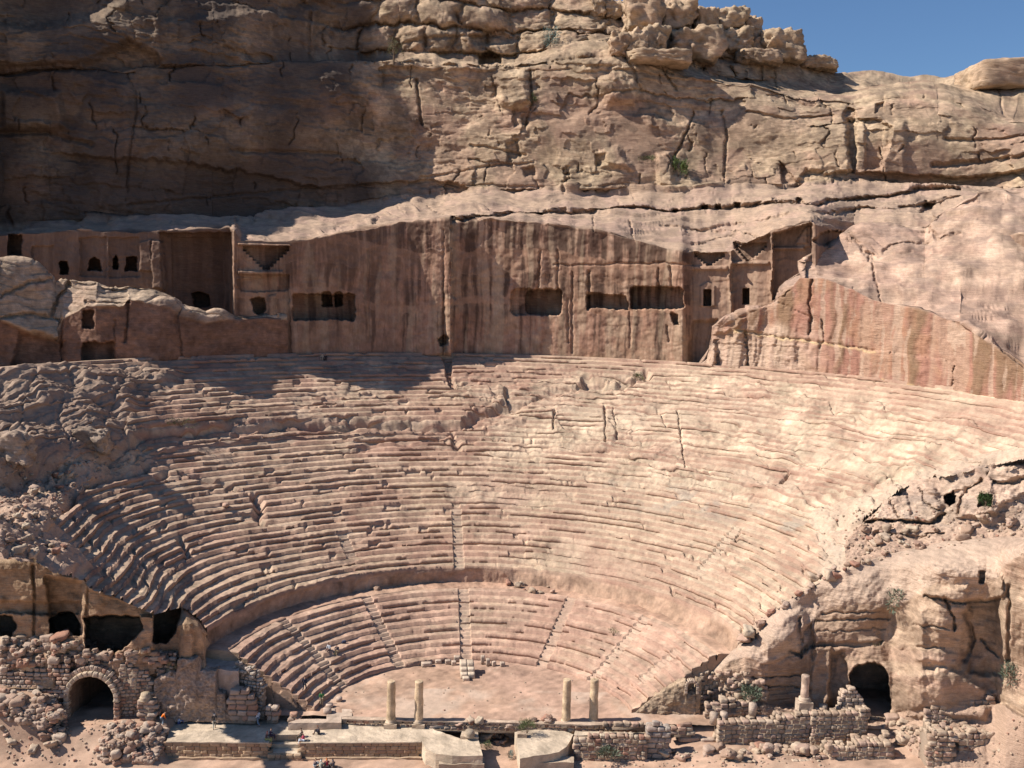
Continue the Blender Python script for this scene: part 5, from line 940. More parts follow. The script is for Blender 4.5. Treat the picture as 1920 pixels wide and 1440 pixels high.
lathe("base", [(0, .3), (.66, .3), (.68, .42), (.58, .52), (.62, .62), (.5, .72), (0, .72)], 32, (.52, .39, .29), stump, seed=2)
lathe("shaft", [(.43, .72 + i * .19) for i in range(13)] + [(.40, 3.1), (0, 3.08)], 36, (.50, .36, .27), stump, seed=5, rough=.025)
for px_, py_, r_, h_, Yd, lab in ((1411, 1334, .42, .9, 98.6, "single column drum standing beside the grey shrub"), (1543, 1332, .44, .7, 99.0, "short column drum right of the column stump"), (1338, 1350, .42, .8, 98.0, "worn column drum at the left end of the brown masonry wall"), (1357, 1347, .40, .7, 98.2, "second worn drum behind the brown masonry wall")):
    p = unproj(px_, py_, Yd); o = lathe("column_drum", [(0, -.4), (r_, -.4), (r_ * 1.02, h_ * .5), (r_, h_), (0, h_)], 28, (.50, .38, .29), None, [float(v) for v in p], seed=px_); tag(o, lab, "column drum", "fallen column drums")
for i, (px_, py_, r_, h_, lab) in enumerate(((614, 1337, .44, .55, "upright drum nearest the stage ledge by the man in green"), (618, 1325, .38, .35, "middle drum of the cluster by the man in green"), (636, 1314, .34, .4, "small pale drum behind the others near the man in green"), (598, 1316, .36, .5, "drum half hidden behind the man in green"))):
    p = unz(px_, py_, 0); o = lathe("column_drum", [(0, -.1), (r_, -.1), (r_ * 1.03, h_ * .5), (r_, h_), (0, h_)], 28, (.52, .38, .29), None, [float(p[0]), float(p[1]), 0], seed=px_); tag(o, lab, "column drum", "fallen column drums")
# block steps from the orchestra up to the first row
st = empty("block_steps", [float(v) for v in unz(878, 1268, 0)], "steps of stacked blocks climbing from the orchestra floor to the first row", "stone steps")
S_ax = np.array([bvec[0], bvec[1]]); b = unz(878, 1277, 0)[:2]
for k, (d, h) in enumerate(((.35, .35), (1.05, .55), (1.75, .9), (2.7, 1.3))):
    S = Stones()
    for sx in ((-.42, .42) if k else (-.25,)): S.add((b[0] + bvec[0] * d + avec[0] * sx, b[1] + bvec[1] * d + avec[1] * sx, h / 2), (.82, .72 if k < 3 else 1.2, h), math.atan2(avec[1], avec[0]), (0, 0), (.55, .43, .32), None, True)
    link("step", S.mesh("step", st.location), M_STONE, st)
GRP = "loose blocks on the orchestra floor"
for px_, py_, sz, yaw, lab in ((800, 1248, (1.3, .7, .4), .2, "flat pale block left of the block steps, on the orchestra floor"), (822, 1243, (.8, .5, .4), .1, "small block next to the flat pale block"), (840, 1244, (.7, .5, .45), .2, "squared block third left of the block steps"), (851, 1246, (.6, .5, .45), .1, "squared block just left of the block steps"), (857, 1239, (.8, .5, .6), 0, "brown block leaning on the first row by the steps"),
    (905, 1244, (.45, .4, 1.0), .1, "upright white block right of the block steps"), (915, 1247, (.45, .45, .8), .2, "second upright block right of the steps"), (926, 1248, (.5, .4, .55), .5, "brown block between the upright block and the white stone"), (942, 1249, (.55, .5, .5), .3, "small white stone rightmost of the blocks by the steps")):
    S = Stones(); S.add((0, 0, sz[2] / 2), sz, yaw, (0, 0), (.50, .38, .29), None, True); o = link("stone_block", S.mesh("stone_block"), M_STONE); p = unz(px_, py_, 0); o.location = p; tag(o, lab, "stone block", GRP)
# small arch at the right end of the seats
rough_wall("retaining_wall", "dark sloping retaining wall under the right end of the lowest seats", [(1190, 1337), (1215, 1318), (1240, 1302), (1265, 1288), (1284, 1277), (1287, 1276), (1288.5, 1301), (1305, 1301), (1306.5, 1275), (1316, 1277)], 100.7, .9, (.38, .27, .18), 570, .04)
p0 = unproj(1297, 1301, 100.7); sa = empty("small_arch", [float(p0[0]), 100.7, float(p0[2])], "small stone arch opening high in the retaining wall at the right end of the seats", "stone arch")
S = Stones(); vouss(S, p0[0], 101.0, p0[2] + .75, .48, .80, 11, .8, 0, 180, [(.50, .38, .28), (.48, .35, .26)]); link("arch_ring", S.mesh("arch_ring", sa.location), M_STONE, sa)
for sx in (-1, 1):
    S = Stones()
    for k in range(2): S.add((p0[0] + sx * .64, 101.0, p0[2] + .2 + k * .4), (.34, .8, .42), 0, (0, 0), (.50, .38, .28), None, True)
    link("jamb", S.mesh("jamb", sa.location), M_STONE, sa)

# ---------------- big weathered blocks: the crown of the cliff and the broken left seats
def boulder(name, label, box, Y, depth, seed, p=4.0, group=None, pal=((.41, .305, .205), (.44, .30, .21), (.27, .155, .115), (.48, .38, .25)), cat="boulder", rough=.24):
    x0, y0, x1, y1 = box; a = unproj(x0, y1, Y); b_ = unproj(x1, y0, Y); sx, sz = (b_[0] - a[0]) / 2, (b_[2] - a[2]) / 2
    p = p + 3.0; V, Q = CS[22]; q = np.abs(V); V = V / ((q**p).sum(1)**(1 / p))[:, None]
    cen = np.array([(a[0] + b_[0]) / 2, Y + depth * .3, (a[2] + b_[2]) / 2]); W = V * np.array([sx * 1.03, depth, sz * 1.06])
    nr = V / np.linalg.norm(V, axis=1)[:, None]; G = W + cen; k = min(sx, sz)
    lay, jd = layers(G[:, 2] + .1 * G[:, 0] + .4 * N(G, 5, seed), k * .62, seed + 1, .2)
    W = W + nr * (k * rough * (.8 * N(G, k * 4, seed + 2, 'soft') + .45 * N(G, k * 1.0, seed + 3) + .6 * (lay - .5)) - k * .10 * np.clip(1 - jd / (k * .07), 0, 1))[:, None]
    c = rock_colour(G, 940 + seed % 3 * 10, *pal, (.4, .3, .4), .05)
    o = link(name, np_mesh(name, W, Q, c), M_ROCK); o.location = cen; return tag(o, label, cat, group)
CR = [((1104, -14, 1136, 30), "small round block at the left of the cliff crown"), ((1134, 4, 1166, 34), "little knob second from the left on the cliff crown"), ((1166, 2, 1238, 62), "big smooth round block left of centre on the skyline"), ((1232, 6, 1302, 62), "big round block second on the skyline from the left"), ((1300, 20, 1346, 84), "narrow upright block in the skyline row"), ((1340, 22, 1398, 60), "flat-topped block beside a dark cleft on the skyline"),
    ((1394, 36, 1425, 76), "square block with a sharp right edge on the skyline"), ((1144, 64, 1178, 106), "small block under the left skyline blocks"), ((1176, 60, 1208, 110), "rounded block at the foot of the left skyline blocks"), ((1206, 58, 1254, 106), "low block under the big smooth skyline block"), ((1246, 56, 1342, 116), "largest dark-sided block in the lower row of the crown"), ((1348, 56, 1408, 98), "overhung block below the flat-topped skyline block"), ((1404, 70, 1436, 100), "wedge block below the sharp-edged block"), ((1424, 68, 1498, 116), "dark-ended boulder last in the skyline row"), ((1384, 100, 1458, 122), "flat slab under the overhung block"), ((1496, 112, 1566, 132), "flat slab at the right foot of the crown"), ((1822, 123, 2030, 170), "flat-topped slab on the skyline at the far right"), ((1176, 104, 1290, 124), "long ledge slab below the low row of the crown")]
for i, (bx, lab) in enumerate(CR):
    l_, n_, _ = hit((bx[0] + bx[2]) / 2, bx[3] + 4); y_ = (l_.y if l_ else 205)
    boulder("boulder", lab, bx, y_ + (1.0 if bx[2] < 1900 else 5.0), min(7.0, (bx[2] - bx[0]) / 9.0 * .7), 600 + i, 3.2 + (i % 3) * .9 + (3 if bx[2] > 1900 else 0), "blocks on the crown of the cliff", rough=.09 if bx[2] > 1900 else .24)
LB = [((-30, 818, 54, 868), "smooth dark rounded boulder at the left edge below the broken seats"), ((140, 806, 200, 850), "pale split boulder at the right foot of the broken seats")]
for i, (bx, lab) in enumerate(LB):
    l_, n_, _ = hit((bx[0] + bx[2]) / 2, bx[3] - 6); boulder("boulder", lab, bx, (l_.y if l_ else 110) + .8, 1.5, 660 + i, 3.4, "boulders of the broken left seats", ((.40, .31, .235), (.42, .31, .235), (.32, .21, .155), (.44, .35, .26)), rough=.22)
bpy.context.view_layer.update()
# ---------------- fallen stones, each a thing; the smallest ones are gravel
SV = []
for i in range(9):
    V, Q = block_shape(5, (3, 4, 5, 7, 3.5, 6, 4, 9, 5)[i], 40 + i, .2); k = np.array(STONE_COLS[i]); SV.append(np_mesh("fallen_stone", V * .5, Q, np.broadcast_to(k, V.shape)))
    SV[-1].materials.append(M_STONE)
def inside(poly, n):
    xs = [p[0] for p in poly]; ys = [p[1] for p in poly]; out = []; tries = 0
    while len(out) < n and tries < n * 40:
        tries += 1; x, y = random.uniform(min(xs), max(xs)), random.uniform(min(ys), max(ys))
        if sd_poly(np.array([x]), np.array([y]), poly)[0] < 0: out.append((x, y))
    return out
def scatter(poly, n, s0, s1, label, group, big=.15):
    for x, y in inside(poly, n):
        l_, n_, ob = hit(x, y)
        if l_ is None or ob.get('kind') == 'stuff' or n_.z < .15: continue
        s_ = random.uniform(s0, s1) * (1.7 if random.random() < big else 1)
        o = bpy.data.objects.new("fallen_stone", random.choice(SV)); COL.objects.link(o)
        o.scale = (s_ * random.uniform(.8, 1.4), s_ * random.uniform(.7, 1.2), s_ * random.uniform(.5, .95)); o.rotation_euler = (random.uniform(-.3, .3), random.uniform(-.3, .3), random.uniform(0, 6.3))
        o.location = l_ + Vector((0, 0, o.scale.z * .28)); tag(o, label, "fallen stone", group)
scatter([(0, 880), (120, 880), (180, 900), (110, 960), (100, 1000), (140, 1050), (60, 1045), (0, 1050)], 42, .3, .7, "small stone strewn on the sandy slope left of the rows of seats", "stones on the left sandy slope")
scatter([(0, 1200), (90, 1192), (150, 1200), (225, 1222), (300, 1215), (320, 1240), (215, 1245), (120, 1250), (0, 1258)], 62, .45, .95, "rounded stone in the rubble slope under the left caves", "stones under the left caves")
scatter([(200, 1360), (300, 1358), (308, 1425), (190, 1430)], 20, .35, .8, "stone in the rubble heap left of the long stage building", "stones left of the stage building")
scatter([(0, 1300), (100, 1310), (130, 1390), (60, 1420), (0, 1400)], 18, .3, .9, "stone on the sandy bank left of the arch", "stones on the bank left of the arch")
scatter([(1380, 1196), (1430, 1152), (1500, 1100), (1560, 1068), (1620, 1042), (1640, 1052), (1560, 1086), (1500, 1122), (1440, 1166), (1390, 1210)], 36, .4, .9, "block in the rubble line where the right ends of the rows meet the rock spur", "stones along the right end of the rows")
scatter([(1620, 985), (1740, 985), (1900, 950), (1915, 1000), (1700, 1035), (1600, 1060), (1540, 1090)], 40, .3, .75, "pale broken stone on the rubble slope right of the seats", "stones on the right rubble slope")
scatter([(908, 1372), (962, 1362), (968, 1392), (912, 1400)], 18, .5, 1.0, "tumbled block in the gap between the two stage platforms", "blocks in the stage gap", .3)
scatter([(1222, 1412), (1350, 1404), (1540, 1404), (1545, 1418), (1350, 1428), (1230, 1432)], 26, .35, .8, "block lying on the sand in front of the right masonry walls", "blocks in front of the right walls", .3)
scatter([(840, 1366), (1000, 1358), (1040, 1354), (1040, 1350), (840, 1352)], 14, .4, .8, "rough stone along the foot of the orchestra front wall", "stones along the orchestra front wall")
scatter([(1320, 1265), (1420, 1250), (1440, 1290), (1330, 1285)], 14, .4, .8, "stone on the slope above the right rubble terrace", "stones above the right rubble terrace")
scatter([(650, 1108), (780, 1096), (1000, 1095), (1100, 1110), (1050, 1125), (780, 1104), (660, 1116)], 16, .3, .6, "loose stone on the walkway between the tiers", "stones on the walkway")
scatter([(420, 905), (520, 905), (480, 985), (300, 990), (180, 1040), (300, 930)], 10, .5, .9, "pale block lying on the left rows of seats", "blocks on the left rows")
def heap(label, poly, n, s0, s1, cols):
    S = Stones()
    for x, y in inside(poly, n):
        l_, n_, ob = hit(x, y)
        if l_ is None or n_.z < -.5: continue
        s_ = random.uniform(s0, s1) * (1.5 if random.random() < .12 else 1); S.add((l_.x, l_.y, l_.z + s_ * random.uniform(.0, .25)), (s_ * random.uniform(.9, 1.4), s_ * random.uniform(.7, 1.1), s_ * random.uniform(.6, .9)), random.uniform(-.6, .6), (random.uniform(-.2, .2), random.uniform(-.2, .2)), random.choice(cols))
    o = link("rubble_heap", S.mesh("rubble_heap", S.V[0][0]), M_STONE); o.location = S.V[0][0]; tag(o, label, "rubble heap")
heap("rubble heap spilling down left of the long stage building", [(196, 1358), (270, 1356), (314, 1362), (308, 1428), (250, 1432), (182, 1434)], 170, .35, .7, LT)
heap("rubble heap on the bank between the frame edge and the arch", [(0, 1296), (60, 1300), (112, 1308), (128, 1345), (112, 1392), (60, 1356), (0, 1350)], 130, .35, .75, LT)
heap("rubble heap spilling below the dark caves above the arch", [(0, 1198), (150, 1200), (225, 1224), (300, 1216), (320, 1252), (225, 1240), (120, 1240), (0, 1258)], 150, .4, .75, LT)
heap("line of tumbled blocks in front of the long brown masonry wall", [(1382, 1402), (1556, 1400), (1556, 1412), (1382, 1414)], 46, .4, .8, RT)
heap("tumbled blocks at the foot of the tunnel floor on the right", [(1630, 1345), (1700, 1348), (1735, 1385), (1700, 1400), (1640, 1372)], 26, .35, .7, RT)
heap("crumbled stones along the top of the tumbled rubble terrace", [(1305, 1262), (1400, 1256), (1440, 1282), (1436, 1312), (1330, 1300)], 60, .35, .7, RT)
S = Stones()
for poly, n, sz in (([(0, 870), (250, 860), (110, 970), (60, 1045), (0, 1045)], 260, .16), ([(1560, 960), (1920, 940), (1920, 1000), (1600, 1060)], 260, .16), ([(180, 1350), (310, 1360), (300, 1435), (10, 1435), (10, 1300), (100, 1300)], 240, .14), ([(640, 1260), (1150, 1260), (1180, 1335), (640, 1340)], 60, .10), ([(1080, 1415), (1560, 1404), (1560, 1438), (1080, 1438)], 160, .13), ([(1680, 1340), (1920, 1330), (1920, 1430), (1700, 1430)], 110, .16), ([(0, 1200), (220, 1205), (300, 1240), (0, 1250)], 160, .2)):
    for x, y in inside(poly, n):
        l_, n_, ob = hit(x, y)
        if l_ is not None and n_.z > .1: s_ = sz * random.uniform(.5, 1.8); S.add((l_.x, l_.y, l_.z + s_ * .15), (s_ * 1.3, s_, s_ * .8), random.uniform(0, 6))
tag(link("gravel", S.mesh("gravel"), M_STONE), "fine broken stones and gravel lying on the sand", None, None, "stuff")
# ================================================================ PLANTS
def leaf_mat(name, c): return plain_mat(name, c, .75, .35, 3.0)
M_GREY = leaf_mat("grey_green_leaf", (.16, .185, .125)); M_OLIVE = leaf_mat("olive_leaf", (.115, .135, .055)); M_GREEN = leaf_mat("bright_leaf", (.095, .125, .04)); M_DARKG = leaf_mat("dark_leaf", (.045, .075, .025)); M_DRY = leaf_mat("dry_leaf", (.27, .22, .12)); M_BLUE = leaf_mat("blue_green_leaf", (.17, .23, .20)); M_WOOD = plain_mat("twig_wood", (.17, .12, .08))
def leaves(n, rad, h, ln, wd, droop=0.0, clumps=7, seed=0):
    g = random.Random(seed); V, Q = [], []
    cl = [(g.uniform(-.65, .65), g.uniform(-.65, .65), g.uniform(.25, .85), g.uniform(.3, .55)) for _ in range(clumps)]
    for i in range(n):
        cx, cy, cz, cr_ = g.choice(cl); th, u = g.uniform(0, 6.283), g.uniform(-1, 1); rr = cr_ * g.uniform(.2, 1)**.4; sq = math.sqrt(1 - u * u)
        c = Vector(((cx + rr * sq * math.cos(th)) * rad, (cy + rr * sq * math.sin(th)) * rad, max(.02, (cz + rr * u * .7)) * h))
        d = (c - Vector((0, 0, h * .15))).normalized() + Vector((g.uniform(-.6, .6), g.uniform(-.6, .6), g.uniform(-.3, .6) - droop)); d.normalize()
        s_ = d.cross(Vector((g.uniform(-1, 1), g.uniform(-1, 1), g.uniform(-1, 1)))).normalized() * wd * g.uniform(.6, 1.2); L_ = ln * g.uniform(.6, 1.3)
        k = len(V); V += [c - s_ * .3, c + d * L_ * .5 - s_, c + d * L_, c + d * L_ * .5 + s_]; Q.append((k, k + 1, k + 2, k + 3))
    return np.array(V), np.array(Q)
def stems(n, rad, h, seed, r=.02):
    g = random.Random(seed); V, Q = [], []
    for i in range(n):
        a = g.uniform(0, 6.28); e = Vector((math.cos(a) * rad * g.uniform(.2, .7), math.sin(a) * rad * g.uniform(.2, .7), h * g.uniform(.45, .8))); m = e * .5 + Vector((g.uniform(-.1, .1), g.uniform(-.1, .1), h * .08))
        pts = [Vector((0, 0, -.15)), m, e]; k0 = len(V)
        for j, p in enumerate(pts):
            w = r * (1 - .35 * j)
            for q in range(4): V.append(p + Vector((math.cos(q * 1.571) * w, math.sin(q * 1.571) * w, 0)))
        for j in range(2):
            for q in range(4): a_ = k0 + j * 4 + q; b_ = k0 + j * 4 + (q + 1) % 4; Q.append((a_, b_, b_ + 4, a_ + 4))
    return np.array(V), np.array(Q)
def bush(label, px, py, wpx_, hpx, mat, n=420, droop=0.0, ln=.26, wd=.055, cat="shrub", name="shrub", at=None):
    l_, n_, ob = hit(px, py); P_ = Vector(at) if at is not None else l_
    m = P_.y / F; rad, h = wpx_ * m * .5, hpx * m
    o = empty(name, P_, label, cat, "shrubs among the rocks")
    V, Q = leaves(n, rad, h, ln, wd, droop, 9, int(px)); link("foliage", np_mesh("foliage", V, Q, None, False), mat, o)
    V, Q = stems(7, rad, h, int(px) + 1, .025); link("stem", np_mesh("stem", V, Q), M_WOOD, o); return o
bush("drooping grey-green shrub hanging over the rock edge above the tunnel", 1675, 1141, 38, 40, M_GREY, 640, .5, .45, .05)
bush("dry hanging tuft right above the tunnel mouth", 1641, 1242, 28, 46, M_DRY, 520, .7, .45, .045)
bush("round grey-green spiky shrub on the right rubble terrace", 1410, 1314, 42, 28, M_GREY, 760, 0, .4, .045)
bush("large grey bush on the right rock wall at the frame edge", 1894, 1284, 44, 52, M_GREY, 800, .1, .35, .05)
bush("small green bush high on the right rock wall", 1908, 1194, 26, 40, M_GREY, 320, .1, .25, .03)
bush("small dry tuft near the top of the right rock wall", 1893, 1142, 20, 20, M_DRY, 200, .2)
bush("dark green bush filling the square hollow by the cave mouth", 1847, 950, 24, 28, M_DARKG, 420, 0, .22, .05)
bush("low grey-green bush in front of the flat-topped block wall", 1138, 1420, 46, 24, M_GREY, 800, 0, .3, .04)
bush("green grass tuft against the orchestra front wall", 988, 1374, 36, 22, M_OLIVE, 480, 0, .4, .02)
bush("small green tuft in the gap of the stage building", 912, 1404, 24, 14, M_OLIVE, 260, 0, .25, .02)
bush("bluish tuft beside the right stage platform", 955, 1420, 20, 16, M_BLUE, 220, 0, .25, .02)
bush("pale tuft on the rough-cast wall below the pinnacle", 322, 1266, 34, 22, M_DRY, 320, .2, .35, .02)
bush("bright green bush at the foot of the great cliff beside a rock pillar", 1271, 332, 34, 32, M_GREEN, 620, 0, .5, .09)
bush("low yellowish-green plants left of the bright green bush", 1214, 304, 40, 12, M_OLIVE, 320, 0, .35, .06)
bush("blue-green shrub on the crown of the cliff", 1032, 88, 34, 32, M_BLUE, 460, 0, .45, .07)
bush("sparse tuft on the crack of the cliff face", 1000, 200, 22, 22, M_OLIVE, 220, .2, .4, .05)
bush("dull green tuft in the ledge under the upper seats on the left", 340, 800, 60, 22, M_OLIVE, 380, .1, .35, .03)
bush("small tuft at the end of the orchestra-side rows on the right", 1150, 1190, 20, 14, M_OLIVE, 160, 0, .2, .02)
bush("tiny tuft at the cave in the fault below the cut wall", 1195, 712, 22, 12, M_OLIVE, 200, .1, .3, .04)
# juniper on the shaded edge of the cliff
l_, n_, ob = hit(738, 118); jt = empty("juniper_tree", l_, "small sparse juniper tree on the shadow edge high on the cliff", "tree")
V, Q = [], []
def limb(p, q, r0, r1):
    k = len(V); d = (q - p).normalized(); a = d.orthogonal().normalized(); b = d.cross(a)
    for c_, r_ in ((p, r0), (q, r1)):
        for i in range(6): V.append(c_ + (a * math.cos(i * 1.047) + b * math.sin(i * 1.047)) * r_)
    for i in range(6): Q.append((k + i, k + (i + 1) % 6, k + 6 + (i + 1) % 6, k + 6 + i))
tips = []; trunk_top = Vector((-.3, 0, 3.2)); limb(Vector((0, 0, -.4)), Vector((.1, -.2, 1.5)), .22, .16); limb(Vector((.1, -.2, 1.5)), trunk_top, .16, .07)
for i in range(12):
    a = i * 2.4; b0_ = Vector((.1, -.2, 1.0 + i * .2)); e = b0_ + Vector((math.cos(a) * (1.3 - i * .05), math.sin(a) * (1.3 - i * .05), .5)); limb(b0_, e, .06, .02); tips.append(e)
link("trunk", np_mesh("trunk", np.array(V), np.array(Q)), M_WOOD, jt); tips += [trunk_top, trunk_top + Vector((0, 0, .8))]
LV, LQ = [], []; k = 0
for i, e in enumerate(tips): v, q = leaves(60, .75, 1.1, .3, .05, 0, 3, 900 + i); LV.append(v + np.array(e) - np.array([0, 0, .4])); LQ.append(q + k); k += len(v)
link("crown", np_mesh("crown", np.concatenate(LV), np.concatenate(LQ), None, False), leaf_mat("juniper_leaf", (.15, .135, .07)), jt)

# ================================================================ PEOPLE
_cm = {}
def cloth(c, name="cloth"):
    k = (name,) + tuple(c)
    if k not in _cm: _cm[k] = plain_mat(name, c, .85, .12, 14)
    return _cm[k]
SKIN = (.42, .25, .17)
def skinned(name, nodes, edges, mat, parent, sub=1, root=0):
    me = bpy.data.meshes.new(name); me.from_pydata([n[:3] for n in nodes], edges, []); o = bpy.data.objects.new(name, me); COL.objects.link(o)
    sk = o.modifiers.new("s", 'SKIN'); sk.use_smooth_shade = True; sk.branch_smoothing = .6
    for i, n in enumerate(nodes): me.skin_vertices[0].data[i].radius = (n[3], n[3] if len(n) < 5 else n[4]); me.skin_vertices[0].data[i].use_root = (i == root)
    if sub: sb = o.modifiers.new("u", 'SUBSURF'); sb.levels = sb.render_levels = sub
    dg = bpy.context.evaluated_depsgraph_get(); me2 = bpy.data.meshes.new_from_object(o.evaluated_get(dg)); me2.name = name
    bpy.data.objects.remove(o); bpy.data.meshes.remove(me); return link(name, me2, mat, parent)
POSES = {
 'stand': dict(pelvis=(0, 0, .93), chest=(0, .01, 1.26), neck=(0, .0, 1.46), head=(0, .03, 1.60), sh=(.185, 0, 1.41), el=(.24, -.04, 1.14), wr=(.25, .06, .90), hip=(.09, 0, .90), kn=(.10, .03, .49), an=(.10, -.01, .08)),
 'walk': dict(pelvis=(0, 0, .92), chest=(0, .04, 1.25), neck=(0, .05, 1.45), head=(0, .09, 1.59), sh=(.185, .03, 1.40), el=(.24, -.04, 1.14), wr=(.24, .10, .92), hip=(.09, 0, .90), kn=(.10, .16, .50), an=(.10, .20, .09), kn2=(-.10, -.05, .49), an2=(-.10, -.32, .14)),
 'bend': dict(pelvis=(0, -.12, .90), chest=(0, .10, 1.17), neck=(0, .22, 1.30), head=(0, .32, 1.40), sh=(.185, .18, 1.27), el=(.24, .18, 1.00), wr=(.20, .30, .80), hip=(.09, -.10, .88), kn=(.11, .06, .49), an=(.11, -.04, .08)),
 'sit': dict(pelvis=(0, -.05, .12), chest=(0, .0, .47), neck=(0, .04, .66), head=(0, .09, .80), sh=(.185, .02, .61), el=(.25, .06, .36), wr=(.16, .27, .28), hip=(.10, 0, .11), kn=(.13, .44, .16), an=(.13, .46, -.30)),
 'ground': dict(pelvis=(0, -.05, .12), chest=(0, .02, .45), neck=(0, .08, .63), head=(0, .14, .76), sh=(.185, .05, .58), el=(.26, .16, .36), wr=(.15, .36, .36), hip=(.10, 0, .12), kn=(.14, .36, .46), an=(.13, .50, .08)),
}
def person(label, loc, yaw, pose, top, legs, hair, headwear=None, sleeves=True, scarf=None, long_coat=False, shoes=(.10, .08, .07), scale=1.0):
    """yaw 0 faces away from the camera (+Y)"""
    p = {k: Vector(v) for k, v in POSES[pose].items()}
    root = empty("person", loc, label, "person", "visitors in the theatre", yaw); root.scale = (scale,) * 3
    mir = lambda v: Vector((-v.x, v.y, v.z))
    kn = (p['kn'], p.get('kn2', mir(p['kn']))); an = (p['an'], p.get('an2', mir(p['an'])))
    nodes = [(*p['pelvis'], .125, .10), (*p['chest'], .14, .105), (*p['neck'], .055), (*(p['head'] - Vector((0, .01, .03))), .075, .085), (*(p['head'] + Vector((0, 0, .09))), .082, .09), (*(p['head'] + Vector((0, .10, .0))), .018)]
    edges = [(0, 1), (1, 2), (2, 3), (3, 4), (3, 5)]
    def add(v, r, par): nodes.append((*v, r)); edges.append((par, len(nodes) - 1)); return len(nodes) - 1
    for s_ in (0, 1):
        f = (lambda v: v) if s_ == 0 else mir
        a = add(f(p['sh']), .06, 1); b = add(f(p['el']), .042, a); w = add(f(p['wr']), .028, b)
        d = (f(p['wr']) - f(p['el'])).normalized(); sd = d.cross(Vector((0, 0, 1))); sd = sd.normalized() if sd.length > .2 else Vector((0, 1, 0)); up = sd.cross(d)
        pm = add(f(p['wr']) + d * .07, .030, w)
        for k_, (of, L_) in enumerate(((-.028, .07), (-.010, .085), (.010, .08), (.028, .062))):
            base = f(p['wr']) + d * .10 + sd * of; i1 = add(base + d * L_ * .5, .0095, pm); add(base + d * L_ * .8 - up * L_ * .45, .008, i1)
        th = add(f(p['wr']) + d * .06 + sd * -.05, .011, pm); add(f(p['wr']) + d * .10 + sd * -.06, .009, th)
        h = add(f(p['hip']), .085, 0); k_ = add(kn[s_], .06, h); an_ = add(an[s_], .04, k_); fo = an[s_] + Vector((0, .14, -.05)); add(fo, .035, an_)
    skinned("body", nodes, edges, cloth(SKIN, "skin"), root)
    # clothes
    n2 = [(*(p['pelvis'] + Vector((0, 0, .02))), .155, .125), (*p['chest'], .168, .130), (*(p['neck'] - Vector((0, 0, .03))), .075)]; e2 = [(0, 1), (1, 2)]
    for s_ in (0, 1):
        f = (lambda v: v) if s_ == 0 else mir
        n2.append((*f(p['sh']), .078)); e2.append((1, len(n2) - 1)); n2.append((*f(p['el']), .058)); e2.append((len(n2) - 2, len(n2) - 1))
        if sleeves: n2.append((*(f(p['wr']) * .88 + f(p['el']) * .12), .044)); e2.append((len(n2) - 2, len(n2) - 1))
    if long_coat: n2.append((*(p['pelvis'] + Vector((0, 0, -.32))), .20, .17)); e2.append((0, len(n2) - 1))
    skinned("shirt" if not long_coat else "robe", n2, e2, cloth(top, "shirt_cloth"), root)
    n3 = [(*(p['pelvis'] - Vector((0, 0, .02))), .140, .118)]; e3 = []
    for s_ in (0, 1):
        f = (lambda v: v) if s_ == 0 else mir
        n3.append((*f(p['hip']), .10)); e3.append((0, len(n3) - 1)); n3.append((*kn[s_], .076)); e3.append((len(n3) - 2, len(n3) - 1)); n3.append((*(an[s_] + (kn[s_] - an[s_]) * .1), .058)); e3.append((len(n3) - 2, len(n3) - 1))
    skinned("trousers", n3, e3, cloth(legs, "trouser_cloth"), root)
    for s_ in (0, 1): skinned("shoe", [(*(an[s_] + Vector((0, -.04, -.035))), .043), (*(an[s_] + Vector((0, .08, -.045))), .043), (*(an[s_] + Vector((0, .17, -.055))), .032)], [(0, 1), (1, 2)], cloth(shoes, "shoe_leather"), root)
    hd = p['head']; hn = [(*(hd + Vector((0, -.035, .05))), .088), (*(hd + Vector((0, -.015, .125))), .078), (*(hd + Vector((0, .045, .145))), .05)]; he = [(0, 1), (1, 2)]
    if hair == 'long': hn.append((*(hd + Vector((0, -.07, -.10))), .07)); he.append((0, 3))
    hc = {'long': (.05, .03, .02), 'dark': (.03, .02, .015), 'red': (.22, .07, .04), 'brown': (.10, .055, .03)}.get(hair, (.03, .02, .015))
    skinned("hair", hn, he, cloth(hc, "hair"), root)
    for sx in (-1, 1): skinned("eye", [(*(hd + Vector((sx * .032, .082, .025))), .011), (*(hd + Vector((sx * .032, .090, .025))), .009)], [(0, 1)], cloth((.02, .015, .01), "eye"), root, 0)
    if headwear: skinned("headscarf", [(*(hd + Vector((0, .0, .10))), .112), (*(hd + Vector((0, -.04, .0))), .105), (*(p['neck'] + Vector((0, -.05, -.04))), .10)], [(0, 1), (1, 2)], cloth(headwear, "head_cloth"), root)
    return root
def stand_at(px, py, z=None):
    if z is not None: return Vector(unz(px, py, z))
    l_, n_, ob = hit(px, py); return l_
bpy.context.view_layer.update()
JEAN = (.22, .28, .34); WHITE = (.72, .72, .74)
person("person in an orange top and jeans bending over beside the pier", stand_at(305, 1361, -.25), R(-60), 'bend', (.75, .17, .02), JEAN, 'dark')
person("person in a white shirt sitting on the ground right of the orange top", stand_at(335, 1357, ZT), R(-70), 'ground', (.62, .68, .76), (.08, .10, .25), 'dark')
person("person in a pale headscarf and dark vest walking by the rough-cast wall", stand_at(402, 1367, ZT), R(20), 'walk', (.10, .085, .07), (.40, .37, .30), 'dark', (.70, .64, .54), True, None, True)
person("person in a white shirt and jeans walking beside the boulder pier", stand_at(484, 1361, ZT), R(60), 'walk', WHITE, JEAN, 'red')
person("person with a rosy headscarf and yellow-green trousers sitting left of the stepped gap", stand_at(500, 1387, ZT), R(-100), 'sit', (.09, .06, .07), (.42, .42, .16), 'red', (.36, .20, .20))
